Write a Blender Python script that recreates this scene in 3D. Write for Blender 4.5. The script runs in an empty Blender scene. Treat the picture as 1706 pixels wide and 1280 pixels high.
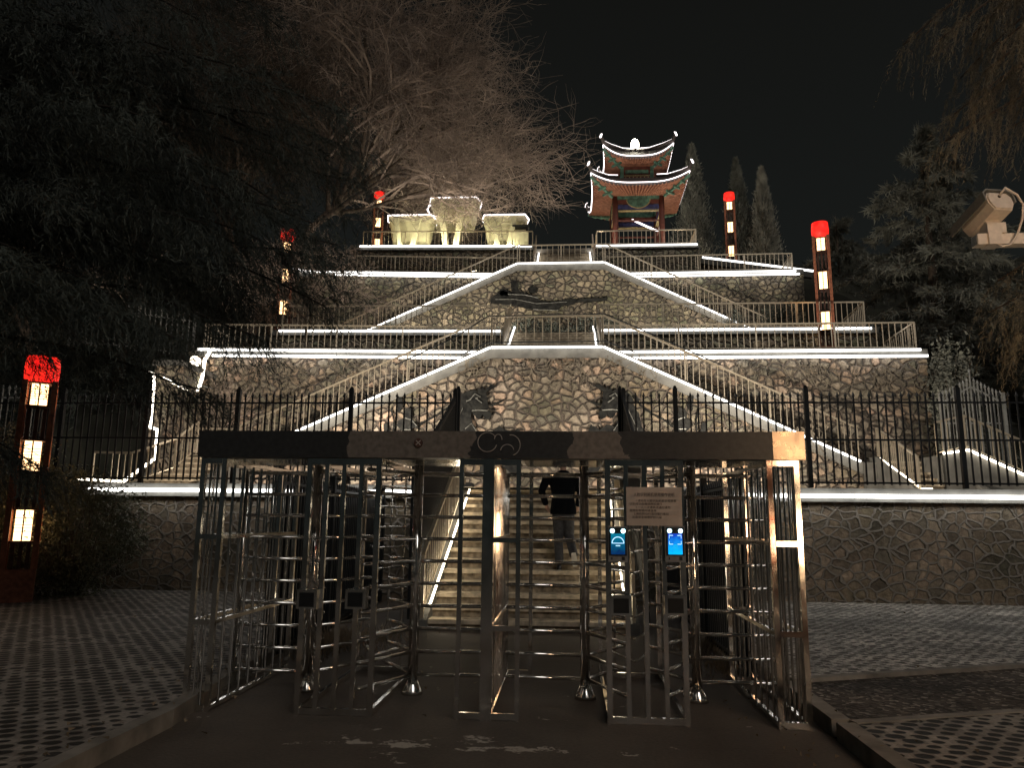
import bpy, bmesh, math, random
import numpy as np
from math import radians as R, sin, cos, pi
from mathutils import Vector, Matrix
SC = bpy.context.scene
COL = SC.collection
rnd = random.Random(7)
rng = np.random.default_rng(11)

# ------------------------------------------------------------ camera
F_PX, PITCH, YAW, ROLL, EYE = 1260.0, R(10.2), R(4.3), R(0.62), 1.6
_fw = Vector((-sin(YAW)*cos(PITCH), cos(YAW)*cos(PITCH), sin(PITCH)))
_r0 = Vector((cos(YAW), sin(YAW), 0)); _u0 = _r0.cross(_fw)
_rt = _r0*cos(ROLL) + _u0*sin(ROLL); _up = _rt.cross(_fw)
CAM = Vector((0, 0, EYE))
cd = bpy.data.cameras.new('camera'); co = bpy.data.objects.new('camera', cd); COL.objects.link(co)
M = Matrix((( _rt.x, _up.x, -_fw.x, 0), (_rt.y, _up.y, -_fw.y, 0), (_rt.z, _up.z, -_fw.z, EYE), (0, 0, 0, 1)))
co.matrix_world = M
cd.sensor_fit = 'HORIZONTAL'; cd.sensor_width = 36; cd.lens = 36*F_PX/1706
cd.clip_start = 0.05; cd.clip_end = 600
SC.camera = co

def at(px, py, Y):
    """world point seen at photo pixel (px,py) on the plane Y"""
    d = _fw*F_PX + _rt*(px-853) - _up*(py-640)
    return CAM + d*(Y/d.y)

# ------------------------------------------------------------ night sky, moonlight, exposure
W = bpy.data.worlds.new('World'); SC.world = W; W.use_nodes = True
wn = W.node_tree.nodes; bg = wn['Background']
bg.inputs[1].default_value = 1.0
_tc = wn.new('ShaderNodeTexCoord'); _sx = wn.new('ShaderNodeSeparateXYZ'); _cr = wn.new('ShaderNodeValToRGB')
W.node_tree.links.new(_tc.outputs['Generated'], _sx.inputs[0]); W.node_tree.links.new(_sx.outputs[2], _cr.inputs[0]); W.node_tree.links.new(_cr.outputs[0], bg.inputs[0])
_cr.color_ramp.elements[0].position = 0.05; _cr.color_ramp.elements[0].color = (0.0085, 0.0100, 0.0096, 1)
_cr.color_ramp.elements[1].position = 0.60; _cr.color_ramp.elements[1].color = (0.0048, 0.0050, 0.0045, 1)
sd = bpy.data.lights.new('moon', 'SUN'); so = bpy.data.objects.new('moon', sd); COL.objects.link(so)
sd.energy = 0.36; sd.angle = R(25); sd.color = (1.0, 0.95, 0.89)
so.rotation_euler = Vector((-0.35, 0.75, -0.62)).to_track_quat('-Z', 'Y').to_euler()
SC.view_settings.view_transform = 'Standard'; SC.view_settings.look = 'None'
SC.view_settings.exposure = 0.4; SC.view_settings.gamma = 1
SC.cycles.use_denoising = True
SC.cycles.max_bounces = 6; SC.cycles.diffuse_bounces = 3; SC.cycles.glossy_bounces = 4
SC.cycles.sample_clamp_indirect = 4.0; SC.cycles.use_light_tree = True
SC.cycles.caustics_reflective = False; SC.cycles.caustics_refractive = False

# ------------------------------------------------------------ materials
MATS = {}
def nmat(name):
    m = bpy.data.materials.new(name); m.use_nodes = True
    MATS[name] = m
    return m, m.node_tree.nodes, m.node_tree.links, m.node_tree.nodes['Principled BSDF']
def N(nodes, t, **kw):
    n = nodes.new(t)
    for k, v in kw.items(): setattr(n, k, v)
    return n
def math_(nodes, links, op, a, b=None, c=None):
    n = nodes.new('ShaderNodeMath'); n.operation = op
    for i, v in enumerate((a, b, c)):
        if v is None: continue
        if isinstance(v, (int, float)): n.inputs[i].default_value = v
        else: links.new(v, n.inputs[i])
    return n.outputs[0]
def ramp(nodes, links, fac, stops):
    n = nodes.new('ShaderNodeValToRGB'); e = n.color_ramp.elements
    while len(e) < len(stops): e.new(0.5)
    for i, (p, c) in enumerate(stops):
        e[i].position = p; e[i].color = (*c, 1) if len(c) == 3 else c
    links.new(fac, n.inputs[0])
    return n.outputs[0]
def mixc(nodes, links, fac, a, b):
    n = nodes.new('ShaderNodeMix'); n.data_type = 'RGBA'
    if isinstance(fac, (int, float)): n.inputs[0].default_value = fac
    else: links.new(fac, n.inputs[0])
    for i, v in ((6, a), (7, b)):
        if isinstance(v, tuple): n.inputs[i].default_value = (*v, 1)
        else: links.new(v, n.inputs[i])
    return n.outputs[2]
def bump(nodes, links, bs, h, strength=0.5, dist=0.03):
    b = nodes.new('ShaderNodeBump'); b.inputs['Strength'].default_value = strength; b.inputs['Distance'].default_value = dist
    links.new(h, b.inputs['Height']); links.new(b.outputs[0], bs.inputs['Normal'])
def simple(name, col, rough=0.6, metal=0.0, var=0.25, scale=6.0, bmp=0.0, col2=None, spec=None):
    m, n, l, bs = nmat(name)
    tc = n.new('ShaderNodeTexCoord'); no = N(n, 'ShaderNodeTexNoise'); no.inputs['Scale'].default_value = scale; no.inputs['Detail'].default_value = 6
    l.new(tc.outputs['Object'], no.inputs['Vector'])
    lo = tuple(c*(1-var) for c in col); hi = col2 or tuple(min(1, c*(1+var)) for c in col)
    l.new(ramp(n, l, no.outputs[0], [(0.32, lo), (0.68, hi)]), bs.inputs['Base Color'])
    bs.inputs['Roughness'].default_value = rough; bs.inputs['Metallic'].default_value = metal
    if bmp: bump(n, l, bs, no.outputs[0], bmp, 0.02)
    if spec is not None: bs.inputs['Specular IOR Level'].default_value = spec
    return m
def emit(name, col, strength):
    m, n, l, bs = nmat(name)
    bs.inputs['Base Color'].default_value = (*[c*0.6 for c in col], 1)
    bs.inputs['Emission Color'].default_value = (*col, 1); bs.inputs['Emission Strength'].default_value = strength
    return m

def stone(name, scale, stops, mortar, raised, mw=(0.02, 0.06), bstr=0.8):
    m, n, l, bs = nmat(name)
    tc = n.new('ShaderNodeTexCoord'); sp = n.new('ShaderNodeSeparateXYZ'); l.new(tc.outputs['Object'], sp.inputs[0])
    u = math_(n, l, 'ADD', sp.outputs[0], sp.outputs[1])
    v = math_(n, l, 'MULTIPLY', sp.outputs[2], 1.22)
    cb = n.new('ShaderNodeCombineXYZ'); l.new(u, cb.inputs[0]); l.new(v, cb.inputs[1])
    no = N(n, 'ShaderNodeTexNoise'); no.inputs['Scale'].default_value = 2.2; no.inputs['Detail'].default_value = 3; l.new(cb.outputs[0], no.inputs['Vector'])
    dv = N(n, 'ShaderNodeVectorMath', operation='MULTIPLY_ADD'); l.new(no.outputs['Color'], dv.inputs[0])
    dv.inputs[1].default_value = (0.32, 0.30, 0); l.new(cb.outputs[0], dv.inputs[2])
    ve = N(n, 'ShaderNodeTexVoronoi', voronoi_dimensions='2D', feature='DISTANCE_TO_EDGE'); ve.inputs['Scale'].default_value = scale; l.new(dv.outputs[0], ve.inputs['Vector'])
    vc = N(n, 'ShaderNodeTexVoronoi', voronoi_dimensions='2D', feature='F1'); vc.inputs['Scale'].default_value = scale; l.new(dv.outputs[0], vc.inputs['Vector'])
    sc = n.new('ShaderNodeSeparateColor'); l.new(vc.outputs['Color'], sc.inputs[0])
    st = ramp(n, l, sc.outputs[0], stops)
    fine = N(n, 'ShaderNodeTexNoise'); fine.inputs['Scale'].default_value = 9; fine.inputs['Detail'].default_value = 8; fine.inputs['Roughness'].default_value = 0.65
    l.new(tc.outputs['Object'], fine.inputs['Vector'])
    fr = ramp(n, l, fine.outputs[0], [(0.3, (0.45, 0.45, 0.45)), (0.7, (1.25, 1.25, 1.25))])
    mul = N(n, 'ShaderNodeMix', data_type='RGBA', blend_type='MULTIPLY'); mul.inputs[0].default_value = 1
    l.new(st, mul.inputs[6]); l.new(fr, mul.inputs[7])
    big = N(n, 'ShaderNodeTexNoise'); big.inputs['Scale'].default_value = 0.55; big.inputs['Detail'].default_value = 4; l.new(tc.outputs['Object'], big.inputs['Vector'])
    br = ramp(n, l, big.outputs[0], [(0.36, (0.42, 0.45, 0.37)), (0.62, (1.15, 1.12, 1.08))])
    mul2 = N(n, 'ShaderNodeMix', data_type='RGBA', blend_type='MULTIPLY'); mul2.inputs[0].default_value = 1
    l.new(mul.outputs[2], mul2.inputs[6]); l.new(br, mul2.inputs[7])
    mk = N(n, 'ShaderNodeMapRange', interpolation_type='SMOOTHSTEP'); l.new(ve.outputs['Distance'], mk.inputs[0])
    mk.inputs[1].default_value = mw[0]; mk.inputs[2].default_value = mw[1]
    l.new(mixc(n, l, mk.outputs[0], mortar, mul2.outputs[2]), bs.inputs['Base Color'])
    bs.inputs['Roughness'].default_value = 0.85
    if raised:
        h1 = math_(n, l, 'MULTIPLY', mk.outputs[0], -0.8)
    else:
        mr = N(n, 'ShaderNodeMapRange', interpolation_type='SMOOTHERSTEP'); l.new(ve.outputs['Distance'], mr.inputs[0])
        mr.inputs[1].default_value = 0.0; mr.inputs[2].default_value = 0.22
        h1 = mr.outputs[0]
    h2 = math_(n, l, 'MULTIPLY_ADD', fine.outputs[0], 0.45, h1)
    bump(n, l, bs, h2, bstr, 0.14)
    return m

stone('rubble_stone', 3.5, [(0.0, (0.20, 0.17, 0.14)), (0.35, (0.40, 0.34, 0.27)), (0.6, (0.52, 0.37, 0.28)), (0.8, (0.46, 0.38, 0.31)), (1.0, (0.26, 0.235, 0.20))], (0.125, 0.10, 0.08), False, (0.04, 0.12), 1.0)
stone('upper_stone', 3.4, [(0.0, (0.15, 0.13, 0.10)), (0.4, (0.30, 0.25, 0.19)), (0.7, (0.40, 0.34, 0.24)), (1.0, (0.24, 0.24, 0.17))], (0.09, 0.075, 0.06), False, (0.03, 0.10), 1.0)
stone('front_stone', 4.3, [(0.0, (0.15, 0.12, 0.09)), (0.4, (0.29, 0.225, 0.165)), (0.75, (0.41, 0.32, 0.235)), (1.0, (0.21, 0.18, 0.14))], (0.27, 0.24, 0.20), True, (0.05, 0.13), 1.0)
simple('coping_concrete', (0.14, 0.135, 0.12), 0.8, 0, 0.3, 3.0, 0.3)
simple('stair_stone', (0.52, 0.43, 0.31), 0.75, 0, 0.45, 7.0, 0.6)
simple('shaded_riser_stone', (0.27, 0.215, 0.15), 0.85, 0, 0.6, 9.0, 0.8)  # darker than the treads: shade between the steps put into the colour
simple('cedar_bark', (0.022, 0.018, 0.014), 0.95, 0, 0.5, 9.0)
simple('creeper_stem', (0.16, 0.135, 0.10), 0.95, 0, 0.5, 4.0)
simple('terrace_paving', (0.30, 0.27, 0.23), 0.85, 0, 0.3, 2.0, 0.3)
simple('kerb_stone', (0.22, 0.20, 0.17), 0.85, 0, 0.4, 4.0, 0.5)
simple('hill_soil', (0.035, 0.035, 0.024), 0.95, 0, 0.5, 0.8, 0.5)
simple('champagne_steel', (0.62, 0.53, 0.40), 0.38, 0.75, 0.1, 8.0)
simple('black_iron', (0.009, 0.010, 0.011), 0.5, 0.0, 0.3, 10.0, 0, None, 0.3)
simple('grey_iron', (0.30, 0.30, 0.28), 0.5, 0.2, 0.2, 10.0)
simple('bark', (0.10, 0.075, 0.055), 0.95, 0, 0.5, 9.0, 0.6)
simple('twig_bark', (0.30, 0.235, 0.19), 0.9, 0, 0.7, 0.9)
simple('pale_twig', (0.30, 0.28, 0.25), 0.9, 0, 0.5, 1.5)
simple('cedar_needles', (0.060, 0.070, 0.058), 0.8, 0, 0.6, 0.9)
simple('dim_needles', (0.20, 0.205, 0.17), 0.8, 0, 0.6, 0.9)
simple('grey_needles', (0.36, 0.35, 0.29), 0.8, 0, 0.5, 1.4)
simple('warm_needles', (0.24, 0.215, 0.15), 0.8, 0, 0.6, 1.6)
simple('shrub_leaf', (0.13, 0.135, 0.085), 0.6, 0, 0.6, 3.0)
simple('timber', (0.30, 0.105, 0.055), 0.55, 0, 0.35, 14.0, 0.2)
simple('dark_timber', (0.075, 0.035, 0.025), 0.6, 0, 0.35, 14.0, 0.2)
simple('cctv_paint', (0.80, 0.74, 0.66), 0.4, 0, 0.1, 30.0)
simple('cctv_grey', (0.24, 0.25, 0.24), 0.45, 0, 0.2, 20.0)
simple('black_plastic', (0.012, 0.013, 0.014), 0.35, 0, 0.2, 20.0)
simple('grey_plastic', (0.20, 0.20, 0.20), 0.4, 0, 0.15, 20.0)
simple('sign_plate', (0.42, 0.36, 0.31), 0.5, 0.2, 0.15, 7.0)
simple('sign_ink', (0.015, 0.013, 0.012), 0.6)
simple('suit_cloth', (0.004, 0.0048, 0.0065), 0.9, 0, 0.3, 30.0, 0, None, 0.1)
simple('trouser_cloth', (0.05, 0.05, 0.054), 0.9, 0, 0.3, 25.0)
simple('skin', (0.46, 0.27, 0.19), 0.55, 0, 0.1, 20.0)
simple('hair', (0.008, 0.007, 0.006), 0.6, 0, 0.3, 60.0)
simple('shoe_leather', (0.03, 0.03, 0.032), 0.5)
simple('shoe_sole', (0.70, 0.68, 0.64), 0.6)
simple('pagoda_red', (0.17, 0.055, 0.04), 0.6, 0, 0.3, 5.0)
simple('pagoda_rafter', (0.42, 0.19, 0.115), 0.6, 0, 0.3, 6.0)
simple('pagoda_green', (0.12, 0.25, 0.18), 0.6, 0, 0.5, 5.0)
simple('pagoda_blue', (0.045, 0.05, 0.14), 0.6, 0, 0.5, 6.0)
simple('pagoda_gold', (0.50, 0.40, 0.20), 0.5, 0.2, 0.4, 9.0)
simple('roof_tile', (0.09, 0.075, 0.07), 0.7, 0, 0.3, 8.0, 0.4)
simple('shell_concrete', (0.62, 0.57, 0.38), 0.8, 0, 0.15, 3.0, 0.2)
simple('bronze_black', (0.005, 0.0055, 0.006), 0.6, 0.0, 0.3, 7.0, 1.0, (0.026, 0.026, 0.023), 0.15)  # paler noise patches are painted highlights that suggest carving
simple('bronze_edge', (0.20, 0.20, 0.18), 0.5, 0.3, 0.4, 8.0)
simple('dry_leaf', (0.20, 0.15, 0.095), 0.8, 0, 0.5, 5.0)
simple('paper', (0.62, 0.60, 0.50), 0.7, 0, 0.08, 3.0)
simple('cable_grey', (0.45, 0.42, 0.38), 0.5)
emit('led_white', (1.0, 0.985, 0.95), 3.0)
emit('led_front', (1.0, 0.985, 0.94), 6.0)
emit('led_stair', (1.0, 0.86, 0.62), 12.0)
emit('led_warm', (1.0, 0.90, 0.74), 6.0)
emit('led_pink', (1.0, 0.90, 0.90), 2.6)
emit('lamp_panel', (1.0, 0.60, 0.28), 3.4)
emit('lamp_panel_near', (1.0, 0.66, 0.37), 25.0)
emit('globe_glow', (1.0, 0.88, 0.66), 9.0)
emit('finial_glow', (1.0, 0.93, 0.72), 40.0)
emit('scan_led', (0.55, 0.95, 1.0), 9.0)
def lantern_red():
    m, n, l, bs = nmat('lantern_red')
    bs.inputs['Base Color'].default_value = (0.5, 0.02, 0.015, 1)
    tc = n.new('ShaderNodeTexCoord'); no = N(n, 'ShaderNodeTexNoise'); no.inputs['Scale'].default_value = 5; l.new(tc.outputs['Object'], no.inputs['Vector'])
    l.new(ramp(n, l, no.outputs[0], [(0.3, (0.75, 0.008, 0.008)), (0.7, (1.0, 0.03, 0.015))]), bs.inputs['Emission Color'])
    bs.inputs['Emission Strength'].default_value = 1.0
lantern_red()
def steel():
    m, n, l, bs = nmat('stainless')
    tc = n.new('ShaderNodeTexCoord'); no = N(n, 'ShaderNodeTexNoise'); no.inputs['Scale'].default_value = 5; no.inputs['Detail'].default_value = 8
    l.new(tc.outputs['Object'], no.inputs['Vector'])
    l.new(ramp(n, l, no.outputs[0], [(0.3, (0.66, 0.63, 0.58)), (0.6, (0.90, 0.88, 0.84))]), bs.inputs['Base Color'])
    l.new(ramp(n, l, no.outputs[0], [(0.35, (0.07,)*3), (0.7, (0.20,)*3)]), bs.inputs['Roughness'])
    bs.inputs['Metallic'].default_value = 1
steel()
def brushed():
    m, n, l, bs = nmat('brushed_steel')
    tc = n.new('ShaderNodeTexCoord'); no = N(n, 'ShaderNodeTexNoise'); no.inputs['Scale'].default_value = 9; no.inputs['Detail'].default_value = 8
    l.new(tc.outputs['Object'], no.inputs['Vector'])
    l.new(ramp(n, l, no.outputs[0], [(0.3, (0.34, 0.27, 0.20)), (0.6, (0.50, 0.40, 0.31))]), bs.inputs['Base Color'])
    l.new(ramp(n, l, no.outputs[0], [(0.35, (0.24,)*3), (0.7, (0.36,)*3)]), bs.inputs['Roughness']); bs.inputs['Metallic'].default_value = 0.9
brushed()
def beam_mat():
    # polished steel fascia with torn grey remains of a stuck-on film
    m, n, l, bs = nmat('beam_fascia')
    tc = n.new('ShaderNodeTexCoord'); sp = n.new('ShaderNodeSeparateXYZ'); l.new(tc.outputs['Object'], sp.inputs[0])
    no = N(n, 'ShaderNodeTexNoise'); no.inputs['Scale'].default_value = 4.5; no.inputs['Detail'].default_value = 6; l.new(tc.outputs['Object'], no.inputs['Vector'])
    x = math_(n, l, 'MULTIPLY_ADD', no.outputs[0], 0.34, sp.outputs[0]); x = math_(n, l, 'SUBTRACT', x, 0.17)
    def band(a, b): return math_(n, l, 'MULTIPLY', math_(n, l, 'GREATER_THAN', x, a), math_(n, l, 'LESS_THAN', x, b))
    mask = math_(n, l, 'MAXIMUM', band(1.33, 2.42), band(3.25, 3.70))
    f2 = N(n, 'ShaderNodeTexNoise'); f2.inputs['Scale'].default_value = 22; f2.inputs['Detail'].default_value = 5; l.new(tc.outputs['Object'], f2.inputs['Vector'])
    film = ramp(n, l, f2.outputs[0], [(0.3, (0.11, 0.095, 0.08)), (0.7, (0.20, 0.175, 0.15))])
    dark = ramp(n, l, f2.outputs[0], [(0.3, (0.018, 0.019, 0.019)), (0.7, (0.035, 0.036, 0.036))])
    l.new(mixc(n, l, mask, dark, film), bs.inputs['Base Color'])
    bs.inputs['Roughness'].default_value = 0.42
beam_mat()
def paver(name, cell, row, hole, col, soil, seed, wob=0.025, wob2=0.05):
    m, n, l, bs = nmat(name)
    tc = n.new('ShaderNodeTexCoord'); sp = n.new('ShaderNodeSeparateXYZ'); l.new(tc.outputs['Object'], sp.inputs[0])
    no = N(n, 'ShaderNodeTexNoise'); no.inputs['Scale'].default_value = 7; no.inputs['Detail'].default_value = 6; l.new(tc.outputs['Object'], no.inputs['Vector'])
    big = N(n, 'ShaderNodeTexNoise'); big.inputs['Scale'].default_value = 0.7; big.inputs['Detail'].default_value = 5; l.new(tc.outputs['Object'], big.inputs['Vector'])
    xs = math_(n, l, 'MULTIPLY_ADD', no.outputs[0], wob, sp.outputs[0])
    ys = math_(n, l, 'MULTIPLY_ADD', no.outputs['Color'] if wob > 0.1 else big.outputs[0], wob2, sp.outputs[1])
    v = math_(n, l, 'DIVIDE', ys, row)
    par = math_(n, l, 'MULTIPLY', math_(n, l, 'FLOORED_MODULO', math_(n, l, 'FLOOR', v), 2.0), 0.5)
    u = math_(n, l, 'ADD', math_(n, l, 'DIVIDE', xs, cell), par)
    fu = math_(n, l, 'MULTIPLY', math_(n, l, 'SUBTRACT', math_(n, l, 'FRACT', u), 0.5), cell)
    fv = math_(n, l, 'MULTIPLY', math_(n, l, 'SUBTRACT', math_(n, l, 'FRACT', v), 0.5), row*1.0)
    d = math_(n, l, 'SQRT', math_(n, l, 'ADD', math_(n, l, 'MULTIPLY', fu, fu), math_(n, l, 'MULTIPLY', math_(n, l, 'MULTIPLY', fv, fv), 1.15)))
    cbn = n.new('ShaderNodeCombineXYZ'); l.new(math_(n, l, 'FLOOR', u), cbn.inputs[0]); l.new(math_(n, l, 'FLOOR', v), cbn.inputs[1])
    wnz = N(n, 'ShaderNodeTexWhiteNoise', noise_dimensions='2D'); l.new(cbn.outputs[0], wnz.inputs['Vector'])
    fill = math_(n, l, 'MULTIPLY', math_(n, l, 'GREATER_THAN', math_(n, l, 'MULTIPLY_ADD', big.outputs[0], 0.9, math_(n, l, 'MULTIPLY', wnz.outputs[0], 0.5)), 0.83), -hole*0.5)
    hr = math_(n, l, 'MULTIPLY_ADD', no.outputs[0], hole*0.7, math_(n, l, 'ADD', fill, math_(n, l, 'MULTIPLY_ADD', big.outputs[0], hole*1.3, math_(n, l, 'MULTIPLY_ADD', wnz.outputs[0], hole*0.25, -hole*0.14))))
    mk = N(n, 'ShaderNodeMapRange', interpolation_type='SMOOTHSTEP'); l.new(math_(n, l, 'SUBTRACT', d, hr), mk.inputs[0])
    mk.inputs[1].default_value = -0.008; mk.inputs[2].default_value = 0.008
    fine = N(n, 'ShaderNodeTexNoise'); fine.inputs['Scale'].default_value = 40; fine.inputs['Detail'].default_value = 6; l.new(tc.outputs['Object'], fine.inputs['Vector'])
    cc = ramp(n, l, math_(n, l, 'MULTIPLY_ADD', fine.outputs[0], 0.5, math_(n, l, 'MULTIPLY', big.outputs[0], 0.5)), [(0.3 if wob < 0.1 else 0.40, tuple(c*(0.5 if wob < 0.1 else 0.28) for c in col)), (0.68 if wob < 0.1 else 0.60, tuple(min(0.85, c*1.3) for c in col))])
    wv = math_(n, l, 'MULTIPLY_ADD', wnz.outputs[0], 0.5, 0.72); wm = N(n, 'ShaderNodeMix', data_type='RGBA', blend_type='MULTIPLY'); wm.inputs[0].default_value = 1
    l.new(cc, wm.inputs[6]); l.new(wv, wm.inputs[7]); cc = wm.outputs[2]
    l.new(mixc(n, l, mk.outputs[0], soil, cc), bs.inputs['Base Color'])
    bs.inputs['Roughness'].default_value = 0.75
    h = math_(n, l, 'MULTIPLY_ADD', fine.outputs[0], 0.25, mk.outputs[0])
    bump(n, l, bs, h, 0.9, 0.03)
paver('grass_paver', 0.165, 0.115, 0.058, (0.28, 0.25, 0.215), (0.012, 0.011, 0.008), 1)
paver('lit_paver', 0.165, 0.115, 0.05, (0.62, 0.58, 0.52), (0.09, 0.08, 0.065), 2, 0.24, 0.30)  # brighter copy of the paver: strip light and glints put into its colour
def path_mat():
    m, n, l, bs = nmat('worn_concrete')
    tc = n.new('ShaderNodeTexCoord'); sp = n.new('ShaderNodeSeparateXYZ'); l.new(tc.outputs['Object'], sp.inputs[0])
    a = N(n, 'ShaderNodeTexNoise'); a.inputs['Scale'].default_value = 1.3; a.inputs['Detail'].default_value = 9; a.inputs['Roughness'].default_value = 0.62; l.new(tc.outputs['Object'], a.inputs['Vector'])
    f = N(n, 'ShaderNodeTexNoise'); f.inputs['Scale'].default_value = 35; f.inputs['Detail'].default_value = 6; l.new(tc.outputs['Object'], f.inputs['Vector'])
    base = ramp(n, l, math_(n, l, 'MULTIPLY_ADD', f.outputs[0], 0.4, math_(n, l, 'MULTIPLY', a.outputs[0], 0.6)), [(0.3, (0.055, 0.044, 0.034)), (0.7, (0.125, 0.10, 0.078))])
    # flaked-off light patches, mostly just in front of the gate
    b = N(n, 'ShaderNodeTexNoise'); b.inputs['Scale'].default_value = 3.1; b.inputs['Detail'].default_value = 9; b.inputs['Roughness'].default_value = 0.7
    mp = n.new('ShaderNodeMapping'); mp.inputs['Location'].default_value = (3.3, 1.7, 0.4); mp.inputs['Scale'].default_value = (1, 1.2, 1)
    l.new(tc.outputs['Object'], mp.inputs[0]); l.new(mp.outputs[0], b.inputs['Vector'])
    dy = math_(n, l, 'ABSOLUTE', math_(n, l, 'SUBTRACT', sp.outputs[1], 5.75)); dx = math_(n, l, 'ABSOLUTE', math_(n, l, 'SUBTRACT', sp.outputs[0], -0.9))
    near = math_(n, l, 'MAXIMUM', math_(n, l, 'SUBTRACT', 0.16, math_(n, l, 'ADD', math_(n, l, 'MULTIPLY', dy, 0.24), math_(n, l, 'MULTIPLY', dx, 0.09))), 0.0)
    t = math_(n, l, 'ADD', b.outputs[0], near)
    mk = N(n, 'ShaderNodeMapRange', interpolation_type='SMOOTHSTEP'); l.new(t, mk.inputs[0]); mk.inputs[1].default_value = 0.665; mk.inputs[2].default_value = 0.70
    l.new(mixc(n, l, mk.outputs[0], base, (0.46, 0.42, 0.36)), bs.inputs['Base Color'])
    bs.inputs['Roughness'].default_value = 0.7
    bump(n, l, bs, math_(n, l, 'MULTIPLY_ADD', mk.outputs[0], 0.4, f.outputs[0]), 0.4, 0.01)
path_mat()
def gravel_mat():
    m, n, l, bs = nmat('gravel_lane')
    tc = n.new('ShaderNodeTexCoord')
    v = N(n, 'ShaderNodeTexVoronoi'); v.inputs['Scale'].default_value = 26; l.new(tc.outputs['Object'], v.inputs['Vector'])
    s = n.new('ShaderNodeSeparateColor'); l.new(v.outputs['Color'], s.inputs[0])
    big = N(n, 'ShaderNodeTexNoise'); big.inputs['Scale'].default_value = 1.5; big.inputs['Detail'].default_value = 5; l.new(tc.outputs['Object'], big.inputs['Vector'])
    c1 = ramp(n, l, s.outputs[0], [(0.0, (0.03, 0.025, 0.02)), (0.8, (0.10, 0.085, 0.07)), (1.0, (0.34, 0.31, 0.27))])
    c2 = ramp(n, l, big.outputs[0], [(0.35, (0.5, 0.5, 0.5)), (0.7, (1.4, 1.35, 1.3))])
    mul = N(n, 'ShaderNodeMix', data_type='RGBA', blend_type='MULTIPLY'); mul.inputs[0].default_value = 1; l.new(c1, mul.inputs[6]); l.new(c2, mul.inputs[7])
    l.new(mul.outputs[2], bs.inputs['Base Color']); bs.inputs['Roughness'].default_value = 0.9
    bump(n, l, bs, v.outputs['Distance'], 0.8, 0.02)
gravel_mat()

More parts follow.
